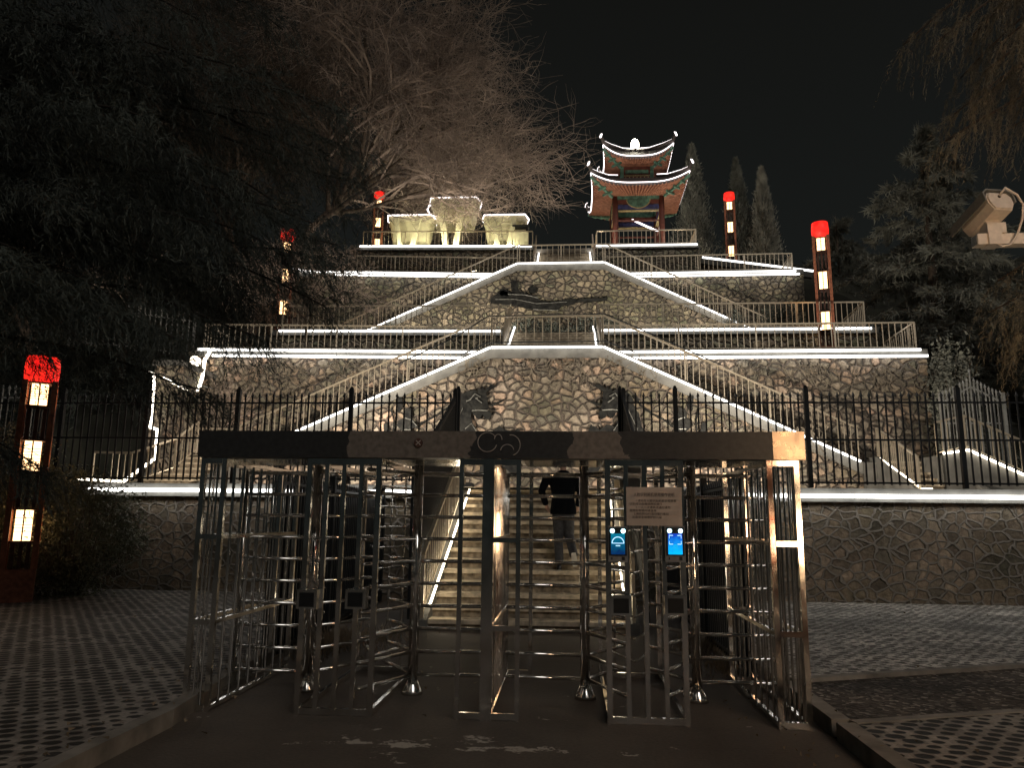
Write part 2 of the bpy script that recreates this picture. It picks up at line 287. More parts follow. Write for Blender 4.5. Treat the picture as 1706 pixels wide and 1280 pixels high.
# ------------------------------------------------------------ mesh helpers
class MB:
    def __init__(s): s.v = []; s.f = []
    def add(s, vs, fs):
        o = len(s.v); s.v.extend([tuple(v) for v in vs]); s.f.extend([tuple(i+o for i in f) for f in fs]); return s
    def box(s, x0, x1, y0, y1, z0, z1):
        return s.add([(x, y, z) for z in (z0, z1) for y in (y0, y1) for x in (x0, x1)],
                     [(0, 2, 3, 1), (4, 5, 7, 6), (0, 1, 5, 4), (1, 3, 7, 5), (3, 2, 6, 7), (2, 0, 4, 6)])
    def bar(s, p, q, w, h=None, up=(0, 0, 1)):
        p = Vector(p); q = Vector(q); h = h or w; d = (q-p).normalized(); u = Vector(up)
        if abs(d.dot(u)) > 0.97: u = Vector((0, 1, 0))
        a = d.cross(u).normalized()*(w/2); b = a.cross(d).normalized()*(h/2)
        vs = [c+sa*a+sb*b for c in (p, q) for sb in (-1, 1) for sa in (-1, 1)]
        return s.add(vs, [(0, 1, 3, 2), (4, 6, 7, 5), (0, 4, 5, 1), (1, 5, 7, 3), (3, 7, 6, 2), (2, 6, 4, 0)])
    def tube(s, pts, r, n=8, cap=True):
        pts = [Vector(p) for p in pts]; k = len(pts)
        rr = r if isinstance(r, (list, tuple)) else [r]*k
        o = len(s.v); prev = None
        for i, p in enumerate(pts):
            d = (pts[min(i+1, k-1)]-pts[max(i-1, 0)]).normalized()
            if prev is None:
                a = d.orthogonal().normalized()
            else:
                a = (prev - d*prev.dot(d)); a = a.normalized() if a.length > 1e-6 else d.orthogonal().normalized()
            prev = a; b = d.cross(a)
            for j in range(n):
                t = 2*pi*j/n; s.v.append(tuple(p+(a*cos(t)+b*sin(t))*rr[i]))
        for i in range(k-1):
            for j in range(n):
                j2 = (j+1) % n
                s.f.append((o+i*n+j, o+i*n+j2, o+(i+1)*n+j2, o+(i+1)*n+j))
        if cap: s.f.append(tuple(o+j for j in range(n))[::-1]); s.f.append(tuple(o+(k-1)*n+j for j in range(n)))
        return s
    def loft(s, rings, n=16, cap=True):
        """rings: (center, rx, ry) horizontal ellipses"""
        o = len(s.v); k = len(rings)
        for c, rx, ry in rings:
            for j in range(n):
                t = 2*pi*j/n; s.v.append((c[0]+rx*cos(t), c[1]+ry*sin(t), c[2]))
        for i in range(k-1):
            for j in range(n):
                j2 = (j+1) % n; s.f.append((o+i*n+j, o+i*n+j2, o+(i+1)*n+j2, o+(i+1)*n+j))
        if cap: s.f.append(tuple(o+j for j in range(n))[::-1]); s.f.append(tuple(o+(k-1)*n+j for j in range(n)))
        return s
    def prism_y(s, poly, y0, y1):
        """polygon of (x,z) extruded from y0 to y1"""
        k = len(poly)
        vs = [(x, y0, z) for x, z in poly]+[(x, y1, z) for x, z in poly]
        fs = [tuple(range(k)), tuple(range(2*k-1, k-1, -1))]+[(i, i+k, (i+1) % k+k, (i+1) % k) for i in range(k)]
        return s.add(vs, fs)
    def prism_x(s, poly, x0, x1):
        k = len(poly)
        vs = [(x0, y, z) for y, z in poly]+[(x1, y, z) for y, z in poly]
        fs = [tuple(range(k)), tuple(range(2*k-1, k-1, -1))]+[(i, i+k, (i+1) % k+k, (i+1) % k) for i in range(k)]
        return s.add(vs, fs)
    def sphere(s, c, r, n=14, m=8, sc=(1, 1, 1)):
        o = len(s.v)
        for i in range(m+1):
            a = -pi/2+pi*i/m
            for j in range(n):
                t = 2*pi*j/n; s.v.append((c[0]+r*sc[0]*cos(a)*cos(t), c[1]+r*sc[1]*cos(a)*sin(t), c[2]+r*sc[2]*sin(a)))
        for i in range(m):
            for j in range(n):
                j2 = (j+1) % n; s.f.append((o+i*n+j, o+i*n+j2, o+(i+1)*n+j2, o+(i+1)*n+j))
        return s
    def build(s, name, mat, parent=None, smooth=False, fix=True):
        off = wloc(parent) if parent else Vector((0, 0, 0))
        me = bpy.data.meshes.new(name)
        vs = [(x-off.x, y-off.y, z-off.z) for x, y, z in s.v]
        me.from_pydata(vs, [], s.f); me.update()
        if fix and len(s.f) < 60000:
            bm = bmesh.new(); bm.from_mesh(me); bmesh.ops.recalc_face_normals(bm, faces=bm.faces); bm.to_mesh(me); bm.free()
        if mat: me.materials.append(MATS[mat])
        if smooth: me.polygons.foreach_set('use_smooth', [True]*len(me.polygons))
        ob = bpy.data.objects.new(name, me); COL.objects.link(ob)
        if parent: ob.parent = parent
        return ob
def wloc(o):
    v = Vector(o.location)
    while o.parent: o = o.parent; v += Vector(o.location)
    return v
def tag(o, label, cat, group=None):
    o['label'] = label; o['category'] = cat
    if group: o['group'] = group
    return o
def thing(name, label, cat, loc=(0, 0, 0), group=None):
    o = bpy.data.objects.new(name, None); COL.objects.link(o); o.location = loc; o.empty_display_size = 0.2
    return tag(o, label, cat, group)
def struct(o, kind='structure'):
    o['kind'] = kind; return o
def copy_tree(o, parent=None):
    c = o.copy(); COL.objects.link(c)
    if parent: c.parent = parent
    for ch in list(o.children): copy_tree(ch, c)
    return c
def lerp(a, b, t): return Vector(a)*(1-t)+Vector(b)*t
def strip(parent, p, q, h=0.07, d=0.05, mat='led_white', name='light_strip'):
    return MB().bar(p, q, d, h).build(name, mat, parent)
def tri_cloud(P, D, L, Wd):
    """one slim triangle per point P along direction D (numpy)"""
    n = len(P); rv = rng.normal(size=(n, 3)); s = np.cross(D, rv); s /= np.linalg.norm(s, axis=1, keepdims=True)+1e-9
    L = np.broadcast_to(np.asarray(L, float), (n,))[:, None]; Wd = np.broadcast_to(np.asarray(Wd, float), (n,))[:, None]
    V = np.stack([P-s*Wd/2, P+s*Wd/2, P+D*L], 1).reshape(-1, 3)
    return V
def cloud_obj(name, V, mat, parent=None):
    off = np.array(wloc(parent)) if parent else np.zeros(3)
    n = len(V)//3; me = bpy.data.meshes.new(name)
    me.vertices.add(len(V)); me.vertices.foreach_set('co', (V-off).astype(np.float32).ravel())
    me.loops.add(len(V)); me.loops.foreach_set('vertex_index', np.arange(len(V), dtype=np.int32))
    me.polygons.add(n); me.polygons.foreach_set('loop_start', np.arange(0, 3*n, 3, dtype=np.int32))
    me.update(calc_edges=True); me.validate()
    me.materials.append(MATS[mat])
    ob = bpy.data.objects.new(name, me); COL.objects.link(ob)
    if parent: ob.parent = parent
    return ob

X0 = -0.6                                   # axis of the stairs and terraces
Z1, Z2, Z3, Z4, Z5 = 2.25, 6.68, 8.32, 13.12, 15.36   # terrace levels
YW1, YB2, YW2, YW3, YB3, YW4, YW5 = 15.3, 22.0, 23.6, 26.8, 33.0, 34.6, 37.0

# ------------------------------------------------------------ ground
def sheet(name, poly, z, mat):
    return struct(MB().add([(x, y, z) for x, y in poly], [tuple(range(len(poly)))]).build(name, mat, fix=False))
sheet('ground', [(-150, -40), (150, -40), (150, 200), (-150, 200)], -0.06, 'hill_soil')
sheet('path', [(-3.05, -4), (2.0, -4), (2.0, 15.2), (-3.6, 15.2), (-3.4, 9)], 0.0, 'worn_concrete')
struct(MB().add([(-30, -4, 0.12), (-3.17, -4, 0.12), (-3.17, 6, 0.12), (-3.52, 9, 0.12), (-3.9, 15.3, 0.12), (-30, 15.3, 0.12)], [(0, 1, 2, 3, 4, 5)]).build('paving', 'grass_paver', fix=False))
sheet('paving', [(2.14, -4), (25, -4), (25, 7.6), (3.6, 6.72), (2.14, 6.22)], 0.12, 'grass_paver')
sheet('road', [(2.14, 6.26), (3.6, 6.80), (25, 7.7), (25, 12.5), (4.86, 8.85), (2.14, 7.75)], 0.105, 'gravel_lane')
sheet('paving', [(2.10, 7.78), (4.86, 8.93), (25, 12.6), (25, 15.3), (2.10, 15.3)], 0.12, 'lit_paver')
k = MB()
for a, b in (((-3.11, -4), (-3.11, 6)), ((-3.11, 6), (-3.46, 9)), ((-3.46, 9), (-3.84, 15.2))):
    k.bar((a[0], a[1], 0.065), (b[0], b[1], 0.065), 0.12, 0.13)
struct(k.build('kerb', 'kerb_stone'))
k = MB()
for a, b in (((2.07, -4), (2.07, 6.2)), ((2.07, 6.3), (2.07, 7.7)), ((2.07, 7.8), (2.03, 15.2))):
    k.bar((a[0], a[1], 0.065), (b[0], b[1], 0.065), 0.14, 0.13)
struct(k.build('kerb', 'kerb_stone'))
struct(MB().bar((2.14, 6.24, 0.1), (3.6, 6.76, 0.1), 0.09, 0.06).bar((3.6, 6.76, 0.1), (25, 7.65, 0.1), 0.09, 0.06).build('kerb', 'kerb_stone'))
struct(MB().bar((2.12, 7.765, 0.1), (4.86, 8.89, 0.1), 0.10, 0.09).bar((4.86, 8.89, 0.1), (25, 12.55, 0.1), 0.08, 0.06).build('kerb', 'kerb_stone'))

# hillside under and around the terraces
def hill_h(x, y):
    ins = 1/(1+math.exp((abs(x-X0)-13.5)*1.4))          # 1 inside the terraces
    steps = -0.3 if y < 15.9 else (Z1 if y < 24.2 else (Z2 if y < 27.4 else (Z3 if y < 35.2 else (Z4 if y < 37.6 else Z5))))-0.35
    t = min(1, max(0, (y-14.0)/30.0)); slope = 17.5*t**1.25 - 0.4
    if y > 44: slope += (y-44)*0.06
    bumpy = 0.5*sin(x*0.7+y*0.3)+0.35*sin(x*1.7-y*0.9) if y > 16 else 0
    return ins*steps + (1-ins)*(slope+bumpy*min(1, (y-14)/8 if y > 14 else 0))
g = MB(); xs = np.arange(-60, 60.1, 1.0); ys = np.concatenate([np.arange(15.6, 46, 0.8), np.arange(46, 130, 4)])
g.v = [(float(x), float(y), hill_h(x, y)) for y in ys for x in xs]; nx = len(xs)
g.f = [(j*nx+i, j*nx+i+1, (j+1)*nx+i+1, (j+1)*nx+i) for j in range(len(ys)-1) for i in range(nx-1)]
struct(g.build('hill', 'hill_soil', smooth=True, fix=False))
# terrace floors
sheet('terrace', [(-14, 15.4), (14, 15.4), (14, 24), (-14, 24)], Z1, 'terrace_paving')
sheet('terrace', [(-12.4, 22.9), (-3.5, 23.4), (11, 23.65), (11, 27.2), (-12.4, 27.2)], Z2+0.13, 'terrace_paving')
sheet('terrace', [(-12.6, 26.9), (11, 26.9), (11, 35), (-12.6, 35)], Z3+0.06, 'terrace_paving')
sheet('terrace', [(-13.6, 34), (-3.5, 34.5), (11, 34.7), (11, 37.3), (-13.6, 37.3)], Z4, 'terrace_paving')
sheet('terrace', [(-11.1, 37.1), (6.5, 37.1), (6.5, 46), (-11.1, 46)], Z5, 'terrace_paving')

# ------------------------------------------------------------ retaining walls with their light strips
def wall(name, label, pts, z0, z1, mat, strips=(), cop=0.22, thick=0.7, over=0.10, led='led_white'):
    """pts: plan polyline of the front face; strips: (i0 frac of path start, end, z)"""
    t = thing(name, label, 'wall', (pts[0][0], pts[0][1], z0))
    b = MB(); c = MB()
    for (xa, ya), (xb, yb) in zip(pts[:-1], pts[1:]):
        vs = []
        for z in (z0, z1-cop):
            vs += [(xa, ya, z), (xb, yb, z), (xb, yb+thick, z), (xa, ya+thick, z)]
        b.add(vs, [(3, 2, 1, 0), (4, 5, 6, 7), (0, 1, 5, 4), (1, 2, 6, 5), (2, 3, 7, 6), (3, 0, 4, 7)])
        vs = []
        for z in (z1-cop, z1):
            vs += [(xa, ya-over, z), (xb, yb-over, z), (xb, yb+thick+0.02, z), (xa, ya+thick+0.02, z)]
        c.add(vs, [(3, 2, 1, 0), (4, 5, 6, 7), (0, 1, 5, 4), (1, 2, 6, 5), (2, 3, 7, 6), (3, 0, 4, 7)])
    b.build('stone_face', mat, t); c.build('coping', 'coping_concrete', t)
    def yat(x):
        for (xa, ya), (xb, yb) in zip(pts[:-1], pts[1:]):
            if min(xa, xb)-1e-6 <= x <= max(xa, xb)+1e-6: return ya+(yb-ya)*(x-xa)/(xb-xa)
        return pts[-1][1]
    for xa, xb, z, out in strips:
        cuts = [xa]+[p[0] for p in pts if min(xa, xb) < p[0] < max(xa, xb)]+[xb]
        for u, w in zip(cuts[:-1], cuts[1:]):
            m = max(1, round(abs(w-u)/4.0))
            for i in range(m):
                a0 = u+(w-u)*i/m; a1 = u+(w-u)*(i+1)/m - (0.03 if w > u else -0.03)
                strip(t, (a0, yat(a0)-over-out-0.05, z), (a1, yat(a1)-over-out-0.05, z), mat=led)
    return t
wall('retaining_wall', 'low dark rubble wall with raised mortar under the black fence, behind the shrub', [(-14, YW1), (-2.32, YW1)], -0.1, Z1+0.02, 'front_stone', [(-9.9, -2.4, 2.13, 0.03)], 0.26, led='led_front')
wall('retaining_wall', 'low dark rubble wall with raised mortar beside the pale speckled paving', [(1.12, YW1), (14, YW1)], -0.1, Z1+0.02, 'front_stone', [(1.3, 13.9, 2.12, 0.03)], 0.26, led='led_front')
wall('retaining_wall', 'tall rubble wall with paired light strips behind the bare twigs, second tier', [(-11.9, 22.95), (-3.2, 23.55), (-2.3, YW2)], Z1, Z2+0.20, 'rubble_stone', [(-11.8, -2.5, 6.86, 0.02), (-11.3, -3.0, 6.66, 0.05)], 0.22)
wall('retaining_wall', 'tall rubble wall with paired light strips below the red lantern post', [(1.05, YW2), (10.95, 23.5)], Z1, Z2+0.20, 'rubble_stone', [(1.3, 10.75, 6.84, 0.02), (1.6, 10.93, 6.64, 0.05)], 0.22)
wall('retaining_wall', 'short wall with one light strip behind the second tier railing, cedar side', [(-10.9, 26.5), (-2.3, YW3)], Z2, Z3+0.10, 'upper_stone', [(-10.6, -2.4, 8.36, 0.03)], 0.20)
wall('retaining_wall', 'short wall with one light strip behind the second tier railing, lantern side', [(1.15, YW3), (10.9, YW3)], Z2, Z3+0.10, 'upper_stone', [(1.2, 10.66, 8.36, 0.03)], 0.20)
wall('retaining_wall', 'third tier rubble wall behind bare branches with long bright strip', [(-13.6, 33.6), (-3.2, 34.5), (-2.4, YW4)], Z3, Z4+0.06, 'upper_stone', [(-13.2, -3.0, 13.10, 0.02), (-11.0, -3.6, 12.95, 0.05)], 0.20)
wall('retaining_wall', 'third tier rubble wall with paired strips below the cypress trees', [(1.6, YW4), (10.9, 34.5)], Z3, Z4+0.06, 'upper_stone', [(2.6, 10.55, 13.08, 0.02), (3.0, 10.7, 12.92, 0.05)], 0.20)
wall('retaining_wall', 'topmost wall carrying the three pale concrete shelters', [(-11.2, 36.6), (-1.75, YW5)], Z4, Z5+0.10, 'upper_stone', [(-10.7, -1.8, 15.42, 0.03)], 0.2)
wall('retaining_wall', 'topmost wall carrying the lit pagoda pavilion', [(1.42, YW5), (6.6, YW5)], Z4, Z5+0.10, 'upper_stone', [(1.45, 6.55, 15.38, 0.03)], 0.2)

# ------------------------------------------------------------ stair blocks (trapezoid, flights left and right of a landing)
def stair_block(label, YF, YK, zt, zb, xl, xr, sl, sr, xle, xre, mat):
    t = thing('stair_block', label, 'stairs', (X0, YF, zb))
    zl = zt-(xl-xle)*sl; zr = zt-(xre-xr)*sr
    b = MB().prism_y([(xl, zt-0.34), (xle, zl-0.34), (xle, zb), (xre, zb), (xre, zr-0.34), (xr, zt-0.34)], YF, YK-0.02)
    b.build('stone_face', mat, t)
    s = MB()
    s.prism_y([(xl, zt), (xle, zl), (xle, zl-0.34), (xl, zt-0.34), (xr, zt-0.34), (xre, zr-0.34), (xre, zr), (xr, zt)], YF-0.06, YF+0.14)
    s.build('stringer', 'coping_concrete', t)
    st = MB()
    for x_a, x_e, sl_, sg in ((xl, xle, sl, -1), (xr, xre, sr, 1)):
        n = int(abs(x_e-x_a)*sl_/0.155); tr = abs(x_e-x_a)/n
        for i in range(n):
            xa = x_a+sg*tr*i; xb = x_a+sg*tr*(i+1); zz = zt-0.02-abs(xa-x_a)*sl_
            st.box(min(xa, xb), max(xa, xb), YF+0.14, YK-0.04, zz-0.5, zz)
    st.box(xl, xr, YF+0.14, YK+0.3, zt-0.45, zt-0.03)
    st.build('steps', 'stair_stone', t)
    zo = -0.03
    def run(p, q, n):
        for i in range(n):
            a = lerp(p, q, i/n); c = lerp(p, q, (i+1)/n-0.006)
            strip(t, (a.x, YF-0.15, a.z+zo), (c.x, YF-0.15, c.z+zo), 0.05, 0.07)
    run((xl, 0, zt), (xle+0.1, 0, zl+0.04), 4); run((xl+0.02, 0, zt), (xr-0.02, 0, zt), 1); run((xr, 0, zt), (xre-0.05, 0, zr+0.03), 5)
    return t, zl, zr
t2, zl2, zr2 = stair_block('wide trapezoid stone stair with two flights, dragon reliefs on its face', YB2, YW2, Z2, Z1, -2.30, 1.05, 0.437, 0.470, -10.0, 8.25, 'rubble_stone')
t3, zl3, zr3 = stair_block('upper trapezoid stone stair with two flights, dark reclining relief on its face', YB3, YW4, 13.14, Z3, -2.29, 1.66, 0.452, 0.497, -10.9, 10.0, 'upper_stone')

# front staircase and the short central flights
def flight(label, xa, xb, y0, z0, n, rise, tread, led=True):
    t = thing('staircase', label, 'stairs', ((xa+xb)/2, y0, z0))
    s = MB(); tm = MB()
    for i in range(n):
        zz = z0+rise*(i+1)
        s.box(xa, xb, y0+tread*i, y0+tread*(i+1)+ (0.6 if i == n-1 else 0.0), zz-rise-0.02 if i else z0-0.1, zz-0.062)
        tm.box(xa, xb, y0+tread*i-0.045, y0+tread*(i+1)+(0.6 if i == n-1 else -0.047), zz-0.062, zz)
    s.build('risers', 'shaded_riser_stone', t); tm.build('treads', 'stair_stone', t)
    for x0_, x1_ in ((xa-0.16, xa), (xb, xb+0.16)):
        L = n*tread; H = n*rise; e = MB()
        e.prism_x([(y0-0.15, z0-0.1), (y0-0.15, z0+0.16), (y0+L, z0+H+0.16), (y0+L+0.5, z0+H+0.16), (y0+L+0.5, z0-0.1)], x0_, x1_)
        e.build('side_wall', 'coping_concrete', t)
    return t
ts = flight('wide front staircase of worn stone steps behind the turnstile', -2.05, 0.85, 11.4, 0.0, 14, 0.158, 0.335)
for x, ya, za, yb, zb in ((-2.02, 11.3, 0.36, 15.6, 2.22), (0.82, 11.3, 0.36, 15.6, 2.22)):
    p, q = (x, ya, za), (x, yb, zb)
    for i in range(2):
        a = lerp(p, q, i/2); b = lerp(p, q, (i+1)/2-0.01); strip(ts, a, b, 0.035, 0.02, 'led_stair')
ts = flight('short central flight between the second and third tier railings', -2.0, 0.98, 23.9, Z2, 10, 0.166, 0.33)
strip(ts, (-1.96, 23.7, Z2+0.30), (-1.96, 27.1, Z2+1.95), 0.05, 0.05); strip(ts, (0.93, 23.7, Z2+0.30), (0.93, 27.1, Z2+1.95), 0.05, 0.05)
ts = flight('topmost short flight leading up between shelters and pagoda', -1.55, 1.2, 34.9, 13.14, 13, 0.17, 0.25)
strip(ts, (-1.5, 34.7, 13.4), (-1.5, 38.0, 15.55), 0.06, 0.06); strip(ts, (1.15, 34.7, 13.4), (1.15, 38.0, 15.55), 0.06, 0.06)
# side landings with short flights down to the first terrace
def side_steps(label, xa, xb, y0, zt):
    t = flight(label, xa, xb, y0, Z1, 6, (zt-Z1)/6, 0.36)
    return t
tl = side_steps('small flight of steps at the cedar side of the first terrace', -11.6, -9.9, 19.7, zl2)
MB().box(-12.2, -9.98, 21.86, 23.0, Z1, zl2).build('landing', 'coping_concrete', tl)
pl = [at(130, 798, 18.2), at(205, 803, 18.2), at(257, 765, 19.0), at(262, 716, 19.6), at(250, 712, 19.8)]
for a, b in zip(pl[:-1], pl[1:]): strip(tl, a, b, 0.06, 0.05, 'led_warm')
tr_ = side_steps('small flight of steps at the far end of the first terrace, lantern side', 8.75, 10.25, 19.7, zr2)
MB().box(8.27, 10.6, 21.86, 23.4, Z1, zr2).build('landing', 'coping_concrete', tr_)
strip(tr_, (8.66, 19.5, 2.5), (8.66, 21.9, 3.45), 0.03, 0.03, 'led_warm')
strip(tr_, (8.62, 19.32, 2.44), (8.86, 19.32, 2.44), 0.06, 0.05, 'led_warm')
# flight going down sideways beyond the steps
td = thing('ramp_stair', 'small sideways stair with warm light rope at the fence end', 'stairs', (10.2, 20.0, Z1))
MB().prism_y([(9.5, 3.36), (10.12, 3.45), (13.5, 1.9), (13.5, 1.0), (9.5, 1.6)], 20.0, 21.2).build('side_wall', 'coping_concrete', td)
for a, b in (((9.5, 3.38), (10.12, 3.47)), ((10.12, 3.47), (11.5, 2.80)), ((11.52, 2.79), (13.3, 1.95))):
    strip(td, (a[0], 19.95, a[1]), (b[0], 19.95, b[1]), 0.05, 0.05, 'led_warm')
# lit pier and rope lights at the cedar side
tp = thing('stone_pier', 'stone pier outlined by a light rope at the cedar side', 'pier', (-11.3, 20.6, Z1))
MB().box(-11.95, -11.2, 20.7, 22.0, Z1, 5.9).build('stone_face', 'rubble_stone', tp)
MB().prism_x([(20.6, 5.9), (22.8, 5.9), (22.8, 6.05), (20.6, 6.05)], -12.0, -11.1).build('cap', 'coping_concrete', tp)
pl = [at(250, 712, 20.5), at(255, 690, 20.5), at(257, 624, 20.5), at(247, 620, 20.6)]
for a, b in zip(pl[:-1], pl[1:]): strip(tp, a, b, 0.06, 0.05, 'led_warm')
pl = [at(272, 630, 20.4), at(312, 650, 20.4)]; strip(tp, pl[0], pl[1], 0.06, 0.05, 'led_warm')
tq = thing('rope_light', 'curved bright light rope beside the globe lamp', 'light rope', at(325, 655, 21.8))
MB().tube([at(324, 656, 21.8), at(332, 645, 21.8), at(338, 625, 21.9), at(341, 600, 22.2), at(349, 587, 22.7)], 0.05, 6).build('rope', 'led_warm', tq)
gl = thing('globe_lamp', 'round glowing globe lamp at the wall corner', 'lamp', at(325, 602, 22.3))
c = at(325, 602, 22.3); MB().sphere(c, 0.17).build('globe', 'globe_glow', gl, True)
MB().tube([c+Vector((0, 0, -0.17)), c+Vector((0, 0.1, -0.7)), c+Vector((0.3, 0.75, -0.75))], 0.03, 6).build('bracket', 'grey_iron', gl)

# ------------------------------------------------------------ railings
def railing(label, pts, h=0.9, sp=0.19, group='steel baluster railings', mat='champagne_steel', r=0.011, post=2.4, name='railing', bottom=0.10):
    pts = [Vector(p) for p in pts]
    t = thing(name, label, 'railing', pts[0], group)
    pan = MB(); top = MB(); up = Vector((0, 0, 1))
    for a, b in zip(pts[:-1], pts[1:]):
        L = (b-a).length; n = max(1, int(L/sp))
        pan.bar(a+up*bottom, b+up*bottom, 0.03, 0.03)
        for i in range(1, n):
            p = lerp(a, b, i/n); pan.bar(p+up*bottom, p+up*(h-0.02), r*2)
        top.bar(a+up*h, b+up*h, 0.055, 0.05)
        m = max(1, round(L/post))
        for i in range(m):
            p = lerp(a, b, i/m); MB().bar(p, p+up*(h-0.025), 0.045).build('post', mat, t)
    MB().bar(pts[-1], pts[-1]+up*(h-0.025), 0.045).build('post', mat, t)
    pan.build('baluster_panel', mat, t, fix=False); top.build('top_rail', mat, t, fix=False)
    return t
zz = Z2+0.2
railing('railing along the second tier edge behind the cedar boughs', [(-11.7, 24.9, zz), (-11.7, 23.0, zz), (-3.2, 23.62, zz), (-2.35, 23.65, zz)], 0.86)
railing('railing along the second tier edge beside the near red lantern post', [(1.1, 23.65, zz), (10.7, 23.58, zz), (10.9, 26.4, zz)], 0.88)
railing('railing on the landing over the dragon reliefs', [(-2.28, 22.1, Z2), (1.03, 22.1, Z2)], 0.98, 0.25)
railing('sloping railing down the cedar side flight above the dragon relief', [(-2.3, 22.1, Z2), (-9.9, 22.1, zl2)], 1.0, 0.19)
railing('sloping railing down the lantern side flight above the dragon relief', [(1.05, 22.1, Z2), (8.2, 22.1, zr2)], 1.0, 0.19)
zz = Z3+0.1
railing('railing along the third tier edge behind the leaning bare trees', [(-10.6, 26.6, zz), (-2.1, 26.85, zz)], 0.96)
railing('railing along the third tier edge ending in a zigzag corner', [(1.1, 26.85, zz), (10.5, 26.85, zz), (10.7, 29.5, zz)], 0.96)
railing('slanted stair rail of the central flight, nearer the cedar', [(-2.1, 23.9, Z2+0.2), (-2.1, 27.0, Z3+0.2)], 0.95, 0.08)
railing('slanted stair rail of the central flight, nearer the lanterns', [(1.06, 23.9, Z2+0.2), (1.06, 27.0, Z3+0.2)], 0.95, 0.08)
railing('railing on the landing over the dark reclining relief', [(-2.2, 33.1, 13.14), (1.6, 33.1, 13.14)], 0.92, 0.25)
railing('sloping upper railing down towards the bare trees', [(-2.3, 33.1, 13.14), (-10.8, 33.1, zl3)], 0.95, 0.21)
railing('sloping upper railing down towards the far lantern post', [(1.7, 33.1, 13.14), (9.9, 33.1, zr3)], 0.95, 0.21)
zz = Z4+0.06
railing('railing of the fourth tier under the concrete shelters', [(-13.3, 33.75, zz), (-3.2, 34.6, zz), (-2.4, 34.7, zz)], 0.84, 0.2)
railing('railing of the fourth tier under the pagoda, ending in a corner', [(1.8, 34.7, zz), (10.45, 34.6, zz), (10.6, 37.0, zz)], 0.84, 0.2)
zz = Z5+0.1
railing('railing in front of the three concrete shelters', [(-10.6, 36.7, zz), (-1.8, 37.05, zz)], 0.85, 0.22)
railing('railing around the pagoda platform', [(1.5, 39.5, zz), (1.5, 37.05, zz), (6.5, 37.05, zz), (6.5, 40.5, zz)], 0.8, 0.22)
railing('slanted stair rail of the topmost flight on the shelter side', [(-1.65, 34.9, 13.3), (-1.65, 38.0, 15.5)], 0.95, 0.1)
railing('slanted stair rail of the topmost flight on the pagoda side', [(1.3, 34.9, 13.3), (1.3, 38.0, 15.5)], 0.95, 0.1)
railing('steel railing up the front staircase beside the black picket fence', [(-2.13, 11.3, 0.15), (-2.13, 15.6, 2.32)], 0.95, 0.20, r=0.009)
railing('steel railing up the front staircase on the signboard side', [(0.93, 11.3, 0.15), (0.93, 15.6, 2.32)], 0.95, 0.20, r=0.009)
railing('railing along the small sideways stair at the fence end', [(9.4, 20.05, 3.3), (10.12, 20.05, 3.48), (13.4, 20.05, 1.95)], 0.88, 0.14)
railing('railing of the small steps at the far fence end', [(8.66, 19.5, 2.35), (8.66, 21.9, 3.35)], 0.9, 0.12)
railing('railing of the small steps at the cedar side', [(-11.75, 18.0, 2.3), (-10.9, 18.2, 2.3), (-10.2, 19.0, 2.75), (-10.1, 19.9, 3.3)], 0.85, 0.14)
railing('railing along the cedar side landing above the pier', [(-12.0, 21.9, zl2), (-10.0, 22.05, zl2)], 0.9, 0.14)
# light rope of a path rising behind the fourth tier
tq = thing('path_edge_light', 'long slanting bright strip beside the far red lantern post', 'light strip', at(1170, 428, 37.5))
MB().bar(at(1170, 429, 37.5), at(1355, 452, 36.5), 0.08, 0.10).build('strip', 'led_white', tq)
MB().bar(at(1170, 434, 37.5)+Vector((0, 0.12, 0)), at(1355, 458, 36.5)+Vector((0, 0.12, 0)), 0.3, 0.3).build('kerb_edge', 'coping_concrete', tq)
tq = thing('path_edge_light', 'short bright strip beside the lantern post among bare trunks', 'light strip', at(487, 449, 34.0))
MB().bar(at(487, 449, 33.4), at(524, 454, 33.4), 0.08, 0.10).build('strip', 'led_white', tq)
MB().bar(at(487, 455, 33.6), at(524, 460, 33.6), 0.3, 0.25).build('kerb_edge', 'coping_concrete', tq)

# ------------------------------------------------------------ black iron fences
def picket(mb, p, h, w=0.022):
    mb.bar(p, p+Vector((0, 0, h-0.09)), w)
    x, y, z = p.x, p.y, p.z+h-0.09; a = w*0.95
    mb.add([(x-a, y-a, z), (x+a, y-a, z), (x+a, y+a, z), (x-a, y+a, z), (x, y, z+0.10)], [(0, 1, 4), (1, 2, 4), (2, 3, 4), (3, 0, 4), (3, 2, 1, 0)])
def fence(label, posts, h, rails, sp=0.157, mat='black_iron', pw=0.085, ph=0.08, group=None, name='iron_fence', w=0.029):
    posts = [Vector(p) for p in posts]; t = thing(name, label, 'fence', posts[0], group); up = Vector((0, 0, 1))
    for a, b in zip(posts[:-1], posts[1:]):
        m = MB(); L = (b-a).length; n = max(2, round(L/sp))
        for i in range(1, n): picket(m, lerp(a, b, i/n)+up*0.06, h-0.06, w)
        for z in rails: m.bar(a+up*z, b+up*z, 0.03, 0.036)
        m.build('picket_panel', mat, t, fix=False)
    for p in posts:
        MB().bar(p, p+up*(h+ph), pw).sphere(p+up*(h+ph+0.02), pw*0.42, 8, 5).build('post', mat, t)
    return t
zf = Z1+0.04
fence('black spear topped picket fence on the low wall by the shrub', [(-13.0, 15.45, zf), (-10.9, 15.45, zf), (-9.0, 15.45, zf), (-7.0, 15.45, zf), (-4.55, 15.45, zf), (-2.28, 15.45, zf)], 1.92, (0.1, 0.95, 1.70))
